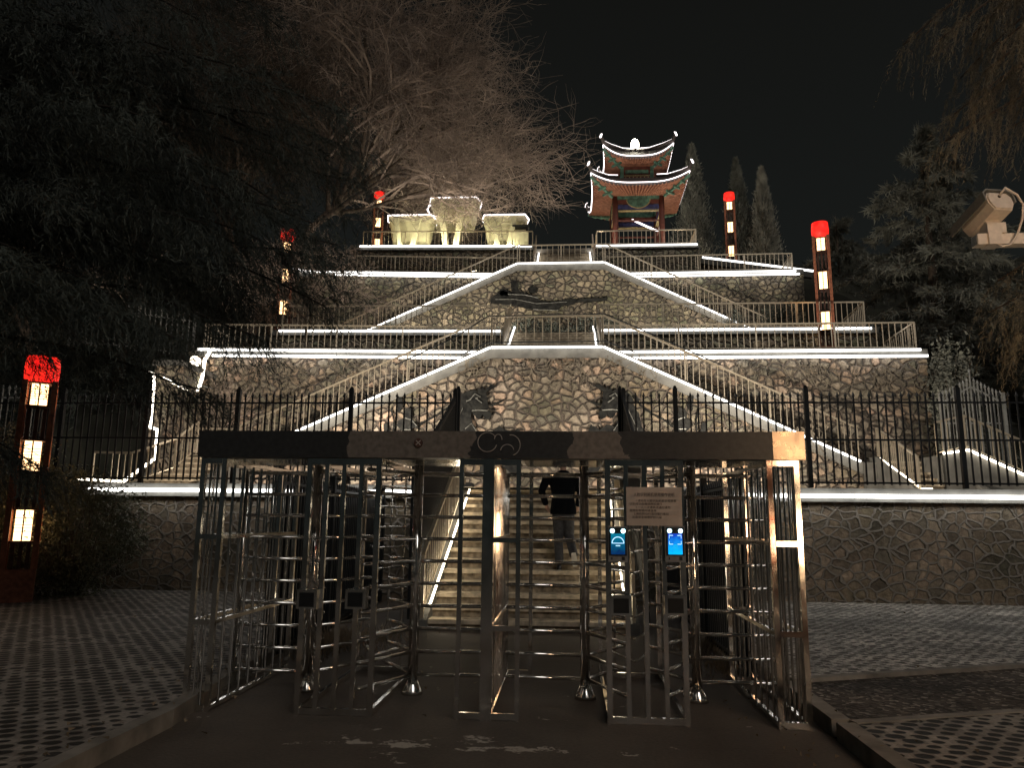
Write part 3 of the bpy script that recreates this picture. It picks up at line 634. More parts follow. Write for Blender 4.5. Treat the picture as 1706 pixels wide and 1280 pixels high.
fence('black spear topped picket fence on the low wall over the pale speckled paving', [(1.06, 15.45, zf), (2.18, 15.45, zf), (4.78, 15.45, zf), (7.72, 15.45, zf), (10.6, 15.45, zf), (13.4, 15.45, zf)], 1.92, (0.1, 0.95, 1.70))
fence('sloping black picket fence up the stair side nearer the shrub', [(-2.32, 11.4, 0.15), (-2.32, 15.3, 1.85)], 2.3, (0.12, 2.15), 0.10)
fence('sloping black picket fence up the stair side nearer the signboard', [(1.12, 11.4, 0.15), (1.12, 15.3, 1.85)], 2.3, (0.12, 2.15), 0.10)
fence('black ground level fence from turnstile to wall, nearer the shrub', [(-3.3, 8.45, 0.0), (-3.42, 10.9, 0), (-3.55, 13.1, 0), (-3.7, 15.1, 0)], 2.12, (0.12, 2.0), 0.13)
fence('black ground level fence from turnstile to wall over scattered leaves', [(1.86, 8.45, 0.0), (1.86, 10.7, 0), (1.86, 13.0, 0), (1.86, 15.1, 0)], 2.12, (0.12, 2.0), 0.13)
fence('pale grey picket fence on the hillside seen between cedar boughs', [(-17.0, 24.0, 7.3), (-14.6, 24.0, 7.1), (-12.6, 24.0, 6.8)], 1.6, (0.15, 1.3), 0.2, 'grey_iron', 0.07, 0.05, None, 'iron_fence', 0.03)
fence('small grey picket fence piece behind the near red lantern post', [(-13.4, 16.6, 2.4), (-12.0, 16.6, 2.4)], 2.2, (0.15, 1.9), 0.16, 'grey_iron', 0.06, 0.05)
# grey peaked gate at the far right
gt = thing('iron_gate', 'grey spear topped gate with a peaked top rail beyond the fence', 'gate', (10.4, 21.0, Z1))
m = MB()
gx0, gx1 = at(1570, 650, 21.5).x, at(1665, 650, 21.5).x; xm = (gx0+gx1)/2
for i in range(17):
    x = gx0+(gx1-gx0)*i/16; f = 1-abs(x-xm)/(xm-gx0); zt = 4.95+0.42*f**1.3
    picket(m, Vector((x, 21.5, Z1)), zt-Z1+0.32*(1 if i != 8 else 1.6), 0.028)
m.bar((gx0, 21.5, 4.95), (xm, 21.5, 5.37), 0.04); m.bar((xm, 21.5, 5.37), (gx1, 21.5, 4.95), 0.04); m.bar((gx0, 21.5, 4.35), (gx1, 21.5, 4.35), 0.04); m.bar((gx0, 21.5, 2.5), (gx1, 21.5, 2.5), 0.04)
m.build('bar_panel', 'grey_iron', gt, fix=False)
for x in (gx0-0.06, gx1+0.06): MB().bar((x, 21.5, Z1), (x, 21.5, 5.2), 0.1).build('post', 'grey_iron', gt)

# ------------------------------------------------------------ lantern posts
def lantern(label, loc, h=4.3, rot=0.0, lampmat='lamp_panel'):
    t = thing('lantern_post', label, 'street lamp', loc, 'red topped lantern posts'); x, y, z = loc; s = h/4.3; t.rotation_euler = (0, 0, R(rot))
    hw = 0.23
    MB().box(x-0.27, x+0.27, y-0.27, y+0.27, z, z+0.55*s).build('pedestal', 'timber', t)
    for sx in (-1, 1):
        for sy in (-1, 1):
            MB().box(x+sx*hw-0.045, x+sx*hw+0.045, y+sy*hw-0.045, y+sy*hw+0.045, z+0.55*s, z+h*0.895).build('corner_post', 'timber', t)
    for k, (a, b) in enumerate(((0.243, 0.365), (0.525, 0.645), (0.795, 0.885))):
        za, zb = z+a*h, z+b*h
        lm = MB().box(x-0.125, x+0.125, y-0.125, y+0.125, za, zb).build('lamp_box', lampmat, t)
        g = MB()
        for sy in (-1, 1):
            g.box(x-0.012, x+0.012, y+sy*0.135-0.006, y+sy*0.135+0.006, za, zb)
            g.box(x+sy*0.135-0.006, x+sy*0.135+0.006, y-0.012, y+0.012, za, zb)
        for i in range(5):
            zz_ = za+(zb-za)*(0.30+0.11*i)
            g.box(x-0.13, x+0.13, y-0.139, y-0.130, zz_-0.004, zz_+0.004)
        g.box(x-0.185, x+0.185, y-0.185, y+0.185, za-0.04, za-0.005); g.box(x-0.185, x+0.185, y-0.185, y+0.185, zb+0.005, zb+0.035)
        g.build('lamp_frame', 'dark_timber', lm)
    for a, b in ((0.375, 0.515), (0.655, 0.785), (0.13, 0.233)):
        for i in range(3):
            MB().box(x-0.15+0.12*i, x-0.09+0.12*i, y-0.05, y+0.05, z+a*h, z+b*h).build('core_slat', 'dark_timber', t)
    MB().loft([((x, y, z+h*0.885+0.03), 0.27, 0.27), ((x, y, z+h*0.95), 0.285, 0.285), ((x, y, z+h), 0.265, 0.265)], 20).build('red_shade', 'lantern_red', t, True)
    return t
lantern('near tall red topped lantern post half hidden by cedar twigs', (-9.58, 12.9, 0.1), 4.33, 34)
lantern('red topped lantern post standing on the second tier behind the railing', (8.70, 25.5, Z2+0.1), 5.05, -18)
lantern('slim far red topped lantern post beside the cypresses', (8.4, 37.8, 13.9), 4.6, -12)
lantern('red topped lantern post half hidden among bare trunks and cedar', (-11.0, 27.6, 8.2), 4.55, 22)
lantern('smallest red topped lantern post beside the concrete shelters', (-10.2, 38.0, 14.8), 4.25, 15)
lantern('red topped lantern post by the paving outside the picture', (2.98, 2.5, 0.1), 4.33, 0, 'lamp_panel_near')

# ------------------------------------------------------------ turnstile
TX = {'le': (-3.20, -3.01), 'lc': (-2.24, -1.63), 'cc': (-0.91, -0.42), 'rc': (0.33, 0.94), 're': (1.67, 1.89)}
YF, YP, YR, ZT = 6.48, 7.33, 8.30, 2.115
T = thing('turnstile_gate', 'wide stainless steel full height turnstile with four rotors and a dark patched beam', 'turnstile', (X0, 7.3, 0))
be = thing_beam = None
bm_ = MB().box(-3.23, 1.69, 6.40, 6.62, ZT, 2.345)
beam = bm_.build('top_beam', 'beam_fascia', T)
# keep the beam's own coordinates starting at its left end (the film marks are laid out along it)
for v in beam.data.vertices: v.co.x += (X0+3.23); v.co.y += 0.9
beam.location = (-(X0+3.23), -0.9, 0)
MB().box(1.692, 1.95, 6.398, 6.62, ZT-0.002, 2.347).build('beam_end', 'brushed_steel', T)
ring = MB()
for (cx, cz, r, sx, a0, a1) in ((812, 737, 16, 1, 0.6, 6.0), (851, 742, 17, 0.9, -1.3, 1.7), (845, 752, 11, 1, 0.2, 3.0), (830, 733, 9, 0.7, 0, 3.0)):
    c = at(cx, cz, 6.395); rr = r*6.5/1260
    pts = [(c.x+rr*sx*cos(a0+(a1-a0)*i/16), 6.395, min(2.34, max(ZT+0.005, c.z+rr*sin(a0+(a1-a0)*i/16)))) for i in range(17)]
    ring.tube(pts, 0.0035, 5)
ring.build('cable_reflections', 'cable_grey', beam)  # reflections of a cable in the beam, drawn as thin grey rings
c = at(697, 738, 6.39)
MB().prism_y([(c.x+0.038*cos(2*pi*i/20), c.z+0.038*sin(2*pi*i/20)) for i in range(20)], 6.385, 6.40).build('round_badge', 'dark_timber', beam)
x_ = MB()
for sg in (-1, 1): x_.bar((c.x-0.02, 6.383, c.z-0.02*sg), (c.x+0.02, 6.383, c.z+0.02*sg), 0.004, 0.006)
x_.build('badge_cross', 'cable_grey', beam)
# roof plates over the rotors
for xa, xb in ((-3.18, -1.65), (-1.60, -0.95), (-0.40, 0.32), (0.36, 1.88)):
    MB().box(xa, xb, 6.63, 7.52, ZT+0.004, ZT+0.055).build('roof_plate', 'stainless', T)
def post(x, y, w=0.042, z1=ZT): MB().box(x-w/2, x+w/2, y-w/2, y+w/2, 0.0, z1).build('post', 'stainless', T)
def rail(p, q, w=0.036, h=0.045): return (p, q, w, h)
# end walls
for key, side, nb in (('le', -1, 2), ('re', 1, 5)):
    xa, xb = TX[key]
    e = MB()
    for x in (xa, xb): post(x, YF); post(x, YR)
    for i in range(nb):
        x = xa+(xb-xa)*(i+1)/(nb+1); e.tube([(x, YF, 0.03), (x, YF, ZT)], 0.010, 8)
    for x in (xa, xb):
        for i in range(1, 9):
            y = YF+(YR-YF)*i/9; e.tube([(x, y, 0.03), (x, y, ZT)], 0.011, 8)
    for z in (0.03, 0.72, 1.43, ZT-0.03):
        for x in (xa, xb): e.bar((x, YF+0.02, z), (x, YR-0.02, z), 0.034, 0.034)
        e.bar((xa+0.02, YF-0.012, z), (xb-0.02, YF-0.012, z), 0.03, 0.045 if z > 0.1 else 0.05); e.bar((xa+0.02, YR, z), (xb-0.02, YR, z), 0.034, 0.034)
    e.build('end_panel', 'stainless', T, fix=False)
# left and right cages
for key in ('lc', 'rc'):
    xa, xb = TX[key]; e = MB()
    for i in range(5): post(xa+(xb-xa)*i/4, YF, 0.044 if i in (0, 4) else 0.036)
    for x in (xa, xb): post(x, YR)
    for z in (0.03, ZT-0.03):
        e.bar((xa, YF, z), (xb, YF, z), 0.034, 0.05); e.bar((xa, YR, z), (xb, YR, z), 0.034, 0.05)
        for x in (xa, xb): e.bar((x, YF, z), (x, YR, z), 0.034, 0.045)
    for i in range(1, 4):
        x = xa+(xb-xa)*i/4; e.tube([(x, YR, 0.03), (x, YR, ZT)], 0.012, 8)
    # fixed comb reaching from the rear frame between the rotor arms
    for i in range(9):
        z = 0.27+0.207*i; xm_ = (xa+xb)/2
        e.tube([(xa+0.1, YR-0.02, z), (xm_, YP+0.35, z)], 0.012, 6); e.tube([(xb-0.1, YR-0.02, z), (xm_, YP+0.35, z)], 0.012, 6)
    e.build('cage_frame', 'stainless', T, fix=False)
# centre divider
xa, xb = TX['cc']; e = MB(); xm_ = -0.655
post(xa, YF, 0.036); post(xb, YF, 0.038); post(xm_-0.02, YF, 0.09)
post(xm_, YR, 0.04); post(xb+0.02, YR, 0.04); post(xa, YR, 0.04)
for z in (0.03, ZT-0.03):
    e.bar((xa, YF, z), (xb, YF, z), 0.034, 0.05); e.bar((xa, YR, z), (xb+0.02, YR, z), 0.034, 0.05)
for z in (0.03, 0.72, 1.43): e.bar((xm_+0.01, YF, z), (xm_+0.01, YR, z), 0.034, 0.04)
for z in (0.72, 1.43): e.bar((xm_, YF-0.015, z), (xb, YF-0.015, z), 0.03, 0.04)
for i in range(1, 14):
    y = YF+0.06+(YR-YF-0.06)*i/14; e.tube([(xm_+0.01, y, 0.03), (xm_+0.01, y, ZT)], 0.010, 8)
e.build('divider_panel', 'stainless', T, fix=False)
# rear top rails
for xa, xb in ((-3.01, -2.24), (-1.63, -0.91), (-0.40, 0.33), (0.94, 1.67)): MB().bar((xa, YR, ZT-0.03), (xb, YR, ZT-0.03), 0.04, 0.05).build('rear_rail', 'stainless', T, fix=False)
# rotors
def rotor(x, base_deg, endbar=False):
    ro = bpy.data.objects.new('rotor', None); COL.objects.link(ro); ro.parent = T
    ro.location = Vector((x, YP, 0))-wloc(T)
    MB().tube([(x, YP, 0.0), (x, YP, ZT)], 0.046, 20).build('pole', 'stainless', ro, True)
    MB().tube([(x, YP, 0.0), (x, YP, 0.03), (x, YP, 0.09), (x, YP, 0.12)], [0.098, 0.095, 0.062, 0.048], 20).build('foot_flange', 'stainless', ro, True)
    for k in range(3):
        a = R(base_deg+120*k); d = Vector((cos(a), sin(a), 0)); m = MB(); L = 0.74
        for i in range(10):
            z = 0.17+0.207*i; p = Vector((x, YP, z))
            m.tube([p+d*0.03, p+d*(L-0.012), p+d*L], [0.0175, 0.0175, 0.012], 10)
        if endbar and k == 0: m.bar(Vector((x, YP, 0.15))+d*L, Vector((x, YP, 2.05))+d*L, 0.03)
        m.build('wing', 'stainless', ro, True, fix=False)
rotor(-2.45, 176, True); rotor(-1.45, 3); rotor(0.15, 177); rotor(1.16, 2)

# things fixed on the turnstile
def reader(label, px, py):
    c = at(px, py, 6.42); t = thing('reader_box', label, 'card reader', (c.x, 6.44, c.z-0.075), 'card reader boxes on the turnstile')
    b = MB().box(c.x-0.085, c.x+0.085, 6.36, 6.46, c.z-0.078, c.z+0.078).build('housing', 'stainless', t)
    MB().box(c.x-0.062, c.x+0.062, 6.352, 6.36, c.z-0.06, c.z+0.055).build('window', 'black_plastic', t)
    return t
reader('steel reader box with black window on the outer post of the cage nearest the shrub', 515, 998)
reader('steel reader box with black window on the inner post of the cage nearest the shrub', 595, 998)
reader('steel reader box with black window below the dim face scanner', 1034, 1008)
reader('steel reader box with black window below the bright cyan face scanner', 1124, 1008)
def scanner(label, px, py, kind):
    c = at(px, py, 6.40); t = thing('face_scanner', label, 'face scanner', (c.x, 6.44, c.z-0.14), 'face scanners on the turnstile')
    w, h = 0.078, 0.142
    MB().box(c.x-w, c.x+w, 6.37, 6.44, c.z-h, c.z+h).build('housing', 'grey_plastic', t)
    y = 6.366
    MB().box(c.x-w+0.006, c.x+w-0.006, y-0.002, 6.37, c.z-h+0.05, c.z+h-0.008).build('glass', 'black_plastic', t)
    sc = MB().box(c.x-0.057, c.x+0.057, y-0.006, y-0.002, c.z-0.082, c.z+0.085).build('screen', 'screen_'+kind, t)
    for v in sc.data.vertices: v.co.x -= c.x-t.location.x; v.co.z -= c.z-t.location.z
    sc.location = (c.x-t.location.x, 0, c.z-t.location.z)
    for s in (-1, 1): MB().sphere((c.x+s*0.044, y-0.006, c.z+0.106), 0.017, 12, 8, (1, 0.5, 1)).build('fill_light', 'scan_led', t, True)
    MB().tube([(c.x, y-0.004, c.z+0.108), (c.x, y-0.010, c.z+0.108)], 0.008, 12).build('lens', 'black_plastic', t)
    MB().box(c.x+0.03, c.x+0.055, y+0.001, 6.371, c.z-h+0.014, c.z-h+0.042).build('card_slot', 'black_plastic', t)
    MB().box(c.x-0.055, c.x-0.045, y+0.001, 6.371, c.z-h+0.018, c.z-h+0.036).build('button', 'black_plastic', t)
    if kind == 'cyan':
        f = MB()
        for sx in (-1, 1):
            for sz in (-1, 1):
                x = c.x+sx*0.048; z = c.z+0.035+sz*0.035
                f.bar((x, y-0.008, z), (x-sx*0.03, y-0.008, z), 0.003, 0.006); f.bar((x, y-0.008, z), (x, y-0.008, z-sz*0.025), 0.003, 0.006)
        f.build('frame_marks', 'screen_mark', t)
        MB().prism_y([(c.x-0.030, c.z-0.04), (c.x-0.012, c.z+0.0), (c.x+0.012, c.z+0.0), (c.x+0.030, c.z-0.04)], y-0.009, y-0.0065).build('figure_icon', 'screen_cyan_flat', t)
    else:
        a = MB(); pts = [(c.x+0.048*cos(pi*i/12), y-0.008, c.z+0.008+0.05*sin(pi*i/12)) for i in range(13)]
        a.tube(pts, 0.004, 5); a.bar((c.x-0.05, y-0.008, c.z+0.008), (c.x+0.05, y-0.008, c.z+0.008), 0.003, 0.006); a.bar((c.x-0.018, y-0.008, c.z-0.012), (c.x+0.018, y-0.008, c.z-0.012), 0.003, 0.008)
        a.build('arc_mark', 'screen_mark', t)
def screen_mat(name, c0, c1, s):
    m, n, l, bs = nmat(name)
    tc = n.new('ShaderNodeTexCoord'); sp = n.new('ShaderNodeSeparateXYZ'); l.new(tc.outputs['Object'], sp.inputs[0])
    no = N(n, 'ShaderNodeTexNoise'); no.inputs['Scale'].default_value = 30; l.new(tc.outputs['Object'], no.inputs['Vector'])
    f = math_(n, l, 'MULTIPLY_ADD', sp.outputs[2], -5.5, 0.25); f = math_(n, l, 'MULTIPLY_ADD', no.outputs[0], 0.5, f)
    l.new(ramp(n, l, f, [(0.1, c0), (0.9, c1)]), bs.inputs['Emission Color']); bs.inputs['Emission Strength'].default_value = s
    bs.inputs['Base Color'].default_value = (0.01, 0.01, 0.02, 1); bs.inputs['Roughness'].default_value = 0.2
screen_mat('screen_dim', (0.0, 0.16, 0.26), (0.0, 0.02, 0.09), 0.9)
screen_mat('screen_cyan', (0.005, 0.05, 0.45), (0.0, 0.42, 0.95), 1.0)
emit('screen_mark', (0.45, 0.75, 1.0), 1.0); emit('screen_cyan_flat', (0.0, 0.35, 0.75), 0.9)
scanner('face scanner with dim blue screen and two cyan fill lights', 1029, 907, 'dim')
scanner('face scanner with bright cyan blue screen showing a head frame', 1124, 907, 'cyan')
a = at(1043, 812, 6.42); b = at(1137, 877, 6.42)
sg = thing('signboard', 'pale rectangular notice board with black Chinese lettering above the scanners', 'sign', ((a.x+b.x)/2, 6.43, b.z))
MB().box(a.x, b.x, 6.415, 6.44, b.z, a.z).build('plate', 'sign_plate', sg)
def text(body, x, z, size, align='LEFT', sx=1.0):
    cu = bpy.data.curves.new('lettering', 'FONT'); cu.body = body; cu.size = size; cu.align_x = align; cu.extrude = 0.0008
    o = bpy.data.objects.new('lettering', cu); COL.objects.link(o)
    me = bpy.data.meshes.new_from_object(o.evaluated_get(bpy.context.evaluated_depsgraph_get()))
    bpy.data.objects.remove(o); me.materials.clear(); me.materials.append(MATS['sign_ink'])
    ob = bpy.data.objects.new('lettering', me); COL.objects.link(ob); ob.parent = sg
    ob.rotation_euler = (R(90), 0, 0); ob.scale = (sx, 1, 1)
    ob.location = Vector((x, 6.4135, z))-sg.location
xc = (a.x+b.x)/2; W_ = b.x-a.x
try:
    text('人脸识别闸机使用操作说明', xc, a.z-0.075, 0.036, 'CENTER', 0.78)
    for i, (s, dx) in enumerate((('1.请站在人脸识别机前正视屏幕', 0.075), ('识别成功后推动闸机通行', 0.025), ('2.一人一次请依次通行请勿', 0.075), ('尾随如有疑问请咨询', 0.025), ('3.闸机转动时请勿强行推拉', 0.06), ('注意安全请看护好儿童', 0.045))):
        text(s, a.x+dx, a.z-0.120-i*0.027, 0.024, 'LEFT', 1.02)
except Exception as ex:
    print('text failed', ex)

# notice sheet on the low wall
a = at(454, 830, 15.2); b = at(472, 886, 15.2)
nt = thing('notice_sheet', 'small pale notice sheet on the low wall behind the turnstile', 'notice', (a.x, 15.27, b.z))
MB().box(a.x, b.x, 15.255, 15.29, b.z, a.z).build('sheet', 'paper', nt)
MB().box(a.x-0.02, b.x+0.02, 15.27, 15.295, b.z-0.02, a.z+0.02).build('frame', 'grey_iron', nt)

# ------------------------------------------------------------ floodlights on the first terrace
def flood(label, px, py, Y, target, power, size=R(110), z0=Z1, c=None):
    c = c or at(px, py, Y); t = thing('floodlight', label, 'floodlight', (c.x, Y, z0), 'floodlights aimed at the stone walls')
    d = (Vector(target)-c).normalized()
    MB().tube([c-d*0.10, c-d*0.02, c+d*0.08], [0.05, 0.13, 0.15], 14).build('housing', 'black_iron', t, True)
    MB().tube([c+d*0.082, c+d*0.09], 0.135, 14).build('lens', 'globe_glow', t)
    MB().bar((c.x, Y, z0), (c.x, Y, c.z-0.1), 0.05).bar((c.x-0.15, Y, z0+0.015), (c.x+0.15, Y, z0+0.015), 0.2, 0.03).build('stand', 'black_iron', t)
    ld = bpy.data.lights.new('lamp', 'SPOT'); ld.energy = power; ld.color = (1.0, 0.88, 0.73); ld.spot_size = size; ld.spot_blend = 0.8; ld.shadow_soft_size = 0.12
    lo = bpy.data.objects.new('lamp', ld); COL.objects.link(lo); lo.parent = t
    lo.location = c+d*0.12-Vector(t.location); lo.rotation_euler = d.to_track_quat('-Z', 'Y').to_euler()
FL = 1500
flood('black floodlight behind the fence, outer of the pair by the cedar side', 502, 798, 16.4, (-7.5, 22, 4.2), FL)
flood('black floodlight behind the fence, inner of the pair by the cedar side', 553, 799, 16.4, (-3.5, 22, 4.6), FL)
flood('black floodlight behind the fence, inner of the pair by the lantern side', 1210, 801, 16.4, (2.5, 22, 4.6), FL)
flood('black floodlight behind the fence, outer of the pair by the lantern side', 1240, 797, 16.4, (7.5, 22.5, 4.4), FL)

for i, (x, tx) in enumerate(((-7.0, -7.0), (-3.4, -2.5), (2.4, 1.5), (6.2, 6.0))):
    p = Vector((x, 29.4, Z3+0.5)); lab = ('added unseen black floodlight on the third tier, the outermost towards the bare trees', 'added unseen black floodlight on the third tier beside the landing steps, tree side', 'added unseen black floodlight on the third tier beside the landing steps, lantern side', 'added unseen black floodlight on the third tier, the outermost towards the lanterns')[i]
    flood(lab, 853, 640, 29.4, (tx, 33, 10.8), 680, R(110), Z3, p)  # unseen floodlights added to brighten the upper stair face and walls
flood('added unseen black floodlight on the fourth tier pointing up into the wide bare tree', 853, 640, 35.6, (-6.0, 33.0, 22.0), 380, R(95), Z4, Vector((-4.6, 35.6, Z4+0.5)))  # unseen lamp added to light the tree crown but not its trunk
# ------------------------------------------------------------ dark relief sculptures
def relief(name, label, cat, polys, Y, th, marks=(), lines=()):
    c = at(*polys[0][0], Y); t = thing(name, label, cat, (c.x, Y, c.z))
    b = MB()
    for i, p in enumerate(polys):
        jr = random.Random(i); q_ = []
        for (xa, ya), (xb, yb) in zip(p, p[1:]+p[:1]):
            m_ = max(1, int(math.hypot(xb-xa, yb-ya)/4.5))
            for k_ in range(m_): q_.append((xa+(xb-xa)*k_/m_+(jr.gauss(0, 0.8) if k_ else 0), ya+(yb-ya)*k_/m_+(jr.gauss(0, 0.8) if k_ else 0)))
        pts = [at(px, py, Y) for px, py in q_]; b.prism_y([(q.x, q.z) for q in pts], Y-th*(0.55+0.15*(i % 4)), Y)
    for p in lines:
        b.tube([at(px, py, Y-0.06) for px, py in p[0]], p[1], 6)
    b.build('relief_body', 'bronze_black', t)
    if marks:
        for p, w in marks: MB().tube([at(px, py, Y-th*1.05) for px, py in p], w, 5).build('carved_edge', 'bronze_edge', t)
    return t
def zc(pts, ox, oy, s): return [(ox+x/s, oy+y/s) for x, y in pts]
HD = [[(1150, 130), (1290, 85), (1330, 125), (1460, 130), (1478, 290), (1500, 350), (1440, 375), (1245, 370), (1150, 330)],
      [(1250, 395), (1500, 380), (1535, 440), (1495, 515), (1430, 490), (1400, 440), (1365, 500), (1322, 490)],
      [(1330, 130), (1350, 60), (1385, 95), (1400, 40), (1430, 85), (1520, 15), (1610, 40), (1480, 110), (1440, 135)],
      [(1490, 300), (1600, 270), (1706, 225), (1640, 275), (1540, 318)], [(1490, 345), (1610, 368), (1600, 376), (1490, 366)],
      [(1090, 150), (1150, 130), (1245, 370), (1240, 480), (1310, 690), (1120, 900), (830, 1050), (790, 900), (890, 690), (940, 500), (1000, 350)],
      [(940, 240), (1020, 195), (1030, 215), (960, 270)],
      [(285, 690), (190, 600), (210, 540), (280, 500), (285, 400), (330, 360), (400, 350), (410, 470), (380, 510), (460, 580), (470, 620), (400, 640), (440, 800), (250, 850)],
      [(180, 170), (255, 200), (270, 330), (230, 390), (195, 400)], [(0, 570), (60, 560), (90, 690), (60, 800), (0, 800)]]
HM = [([(1165, 245), (1220, 225), (1290, 140), (1370, 185), (1300, 200), (1390, 270)], 0.02), ([(1245, 380), (1330, 372), (1470, 378)], 0.02), ([(1300, 200), (1340, 240), (1320, 190)], 0.014),
      ([(1310, 670), (1240, 560), (1150, 640)], 0.015), ([(300, 485), (390, 510), (465, 600)], 0.02), ([(280, 650), (380, 650)], 0.02), ([(970, 660), (1120, 340)], 0.012)]
HL = [([(470, 620), (620, 500), (760, 440), (900, 340), (1010, 210)], 0.025), ([(500, 560), (680, 490), (860, 350)], 0.018), ([(100, 350), (140, 520), (130, 690)], 0.025)]
relief('dragon_relief', 'black dragon relief facing the lantern side, on the stair face nearer the cedar', 'relief', [zc(p, 640, 640, 8.53) for p in HD], 21.93, 0.12, [(zc(p, 640, 640, 8.53), w) for p, w in HM], [(zc(p, 640, 640, 8.53), w) for p, w in HL])
mir = lambda pts: [(1816-x, y-1) for x, y in zc(pts, 640, 640, 8.53)]
relief('dragon_relief', 'black dragon relief facing the cedar side, on the stair face below the lanterns', 'relief', [mir(p) for p in HD], 21.93, 0.12, [(mir(p), w) for p, w in HM], [(mir(p), w) for p, w in HL])
# coils that rise over the turnstile beam between the two heads
relief('wave_relief', 'small black wave relief between the two dragon reliefs', 'relief', [[(800, 730), (818, 724), (832, 709), (842, 716), (855, 722), (864, 713), (870, 724), (880, 740), (860, 790), (800, 790)]], 21.93, 0.1)
relief('wave_relief', 'small black peaked relief below the dragon nearer the lanterns', 'relief', [[(975, 740), (984, 706), (998, 718), (1010, 708), (1030, 712), (1040, 740), (1030, 790), (975, 790)]], 21.93, 0.1)
UP = [[(190, 560), (340, 455), (400, 480), (600, 488), (740, 530), (800, 590), (1000, 590), (1120, 560), (1200, 565), (1200, 610), (1040, 640), (1000, 685), (700, 685), (480, 645), (200, 612)],
      [(1200, 572), (1580, 540), (1575, 575), (1200, 605)], [(430, 365), (480, 340), (522, 372), (520, 430), (550, 485), (450, 485), (440, 430)], [(635, 440), (690, 408), (750, 430), (725, 490), (650, 480)],
      [(300, 470), (340, 430), (405, 470), (400, 520), (310, 520)]]
relief('creature_relief', 'long black reclining creature relief on the upper stair face', 'relief', [zc(p, 790, 420, 7.108) for p in UP], 32.94, 0.14,
       [(zc([(400, 500), (600, 505), (760, 545)], 790, 420, 7.108), 0.02), (zc([(700, 680), (1000, 690)], 790, 420, 7.108), 0.02), (zc([(250, 560), (500, 560), (740, 610), (1100, 590)], 790, 420, 7.108), 0.015)],
       [(zc([(520, 385), (560, 370), (640, 340)], 790, 420, 7.108), 0.02)])
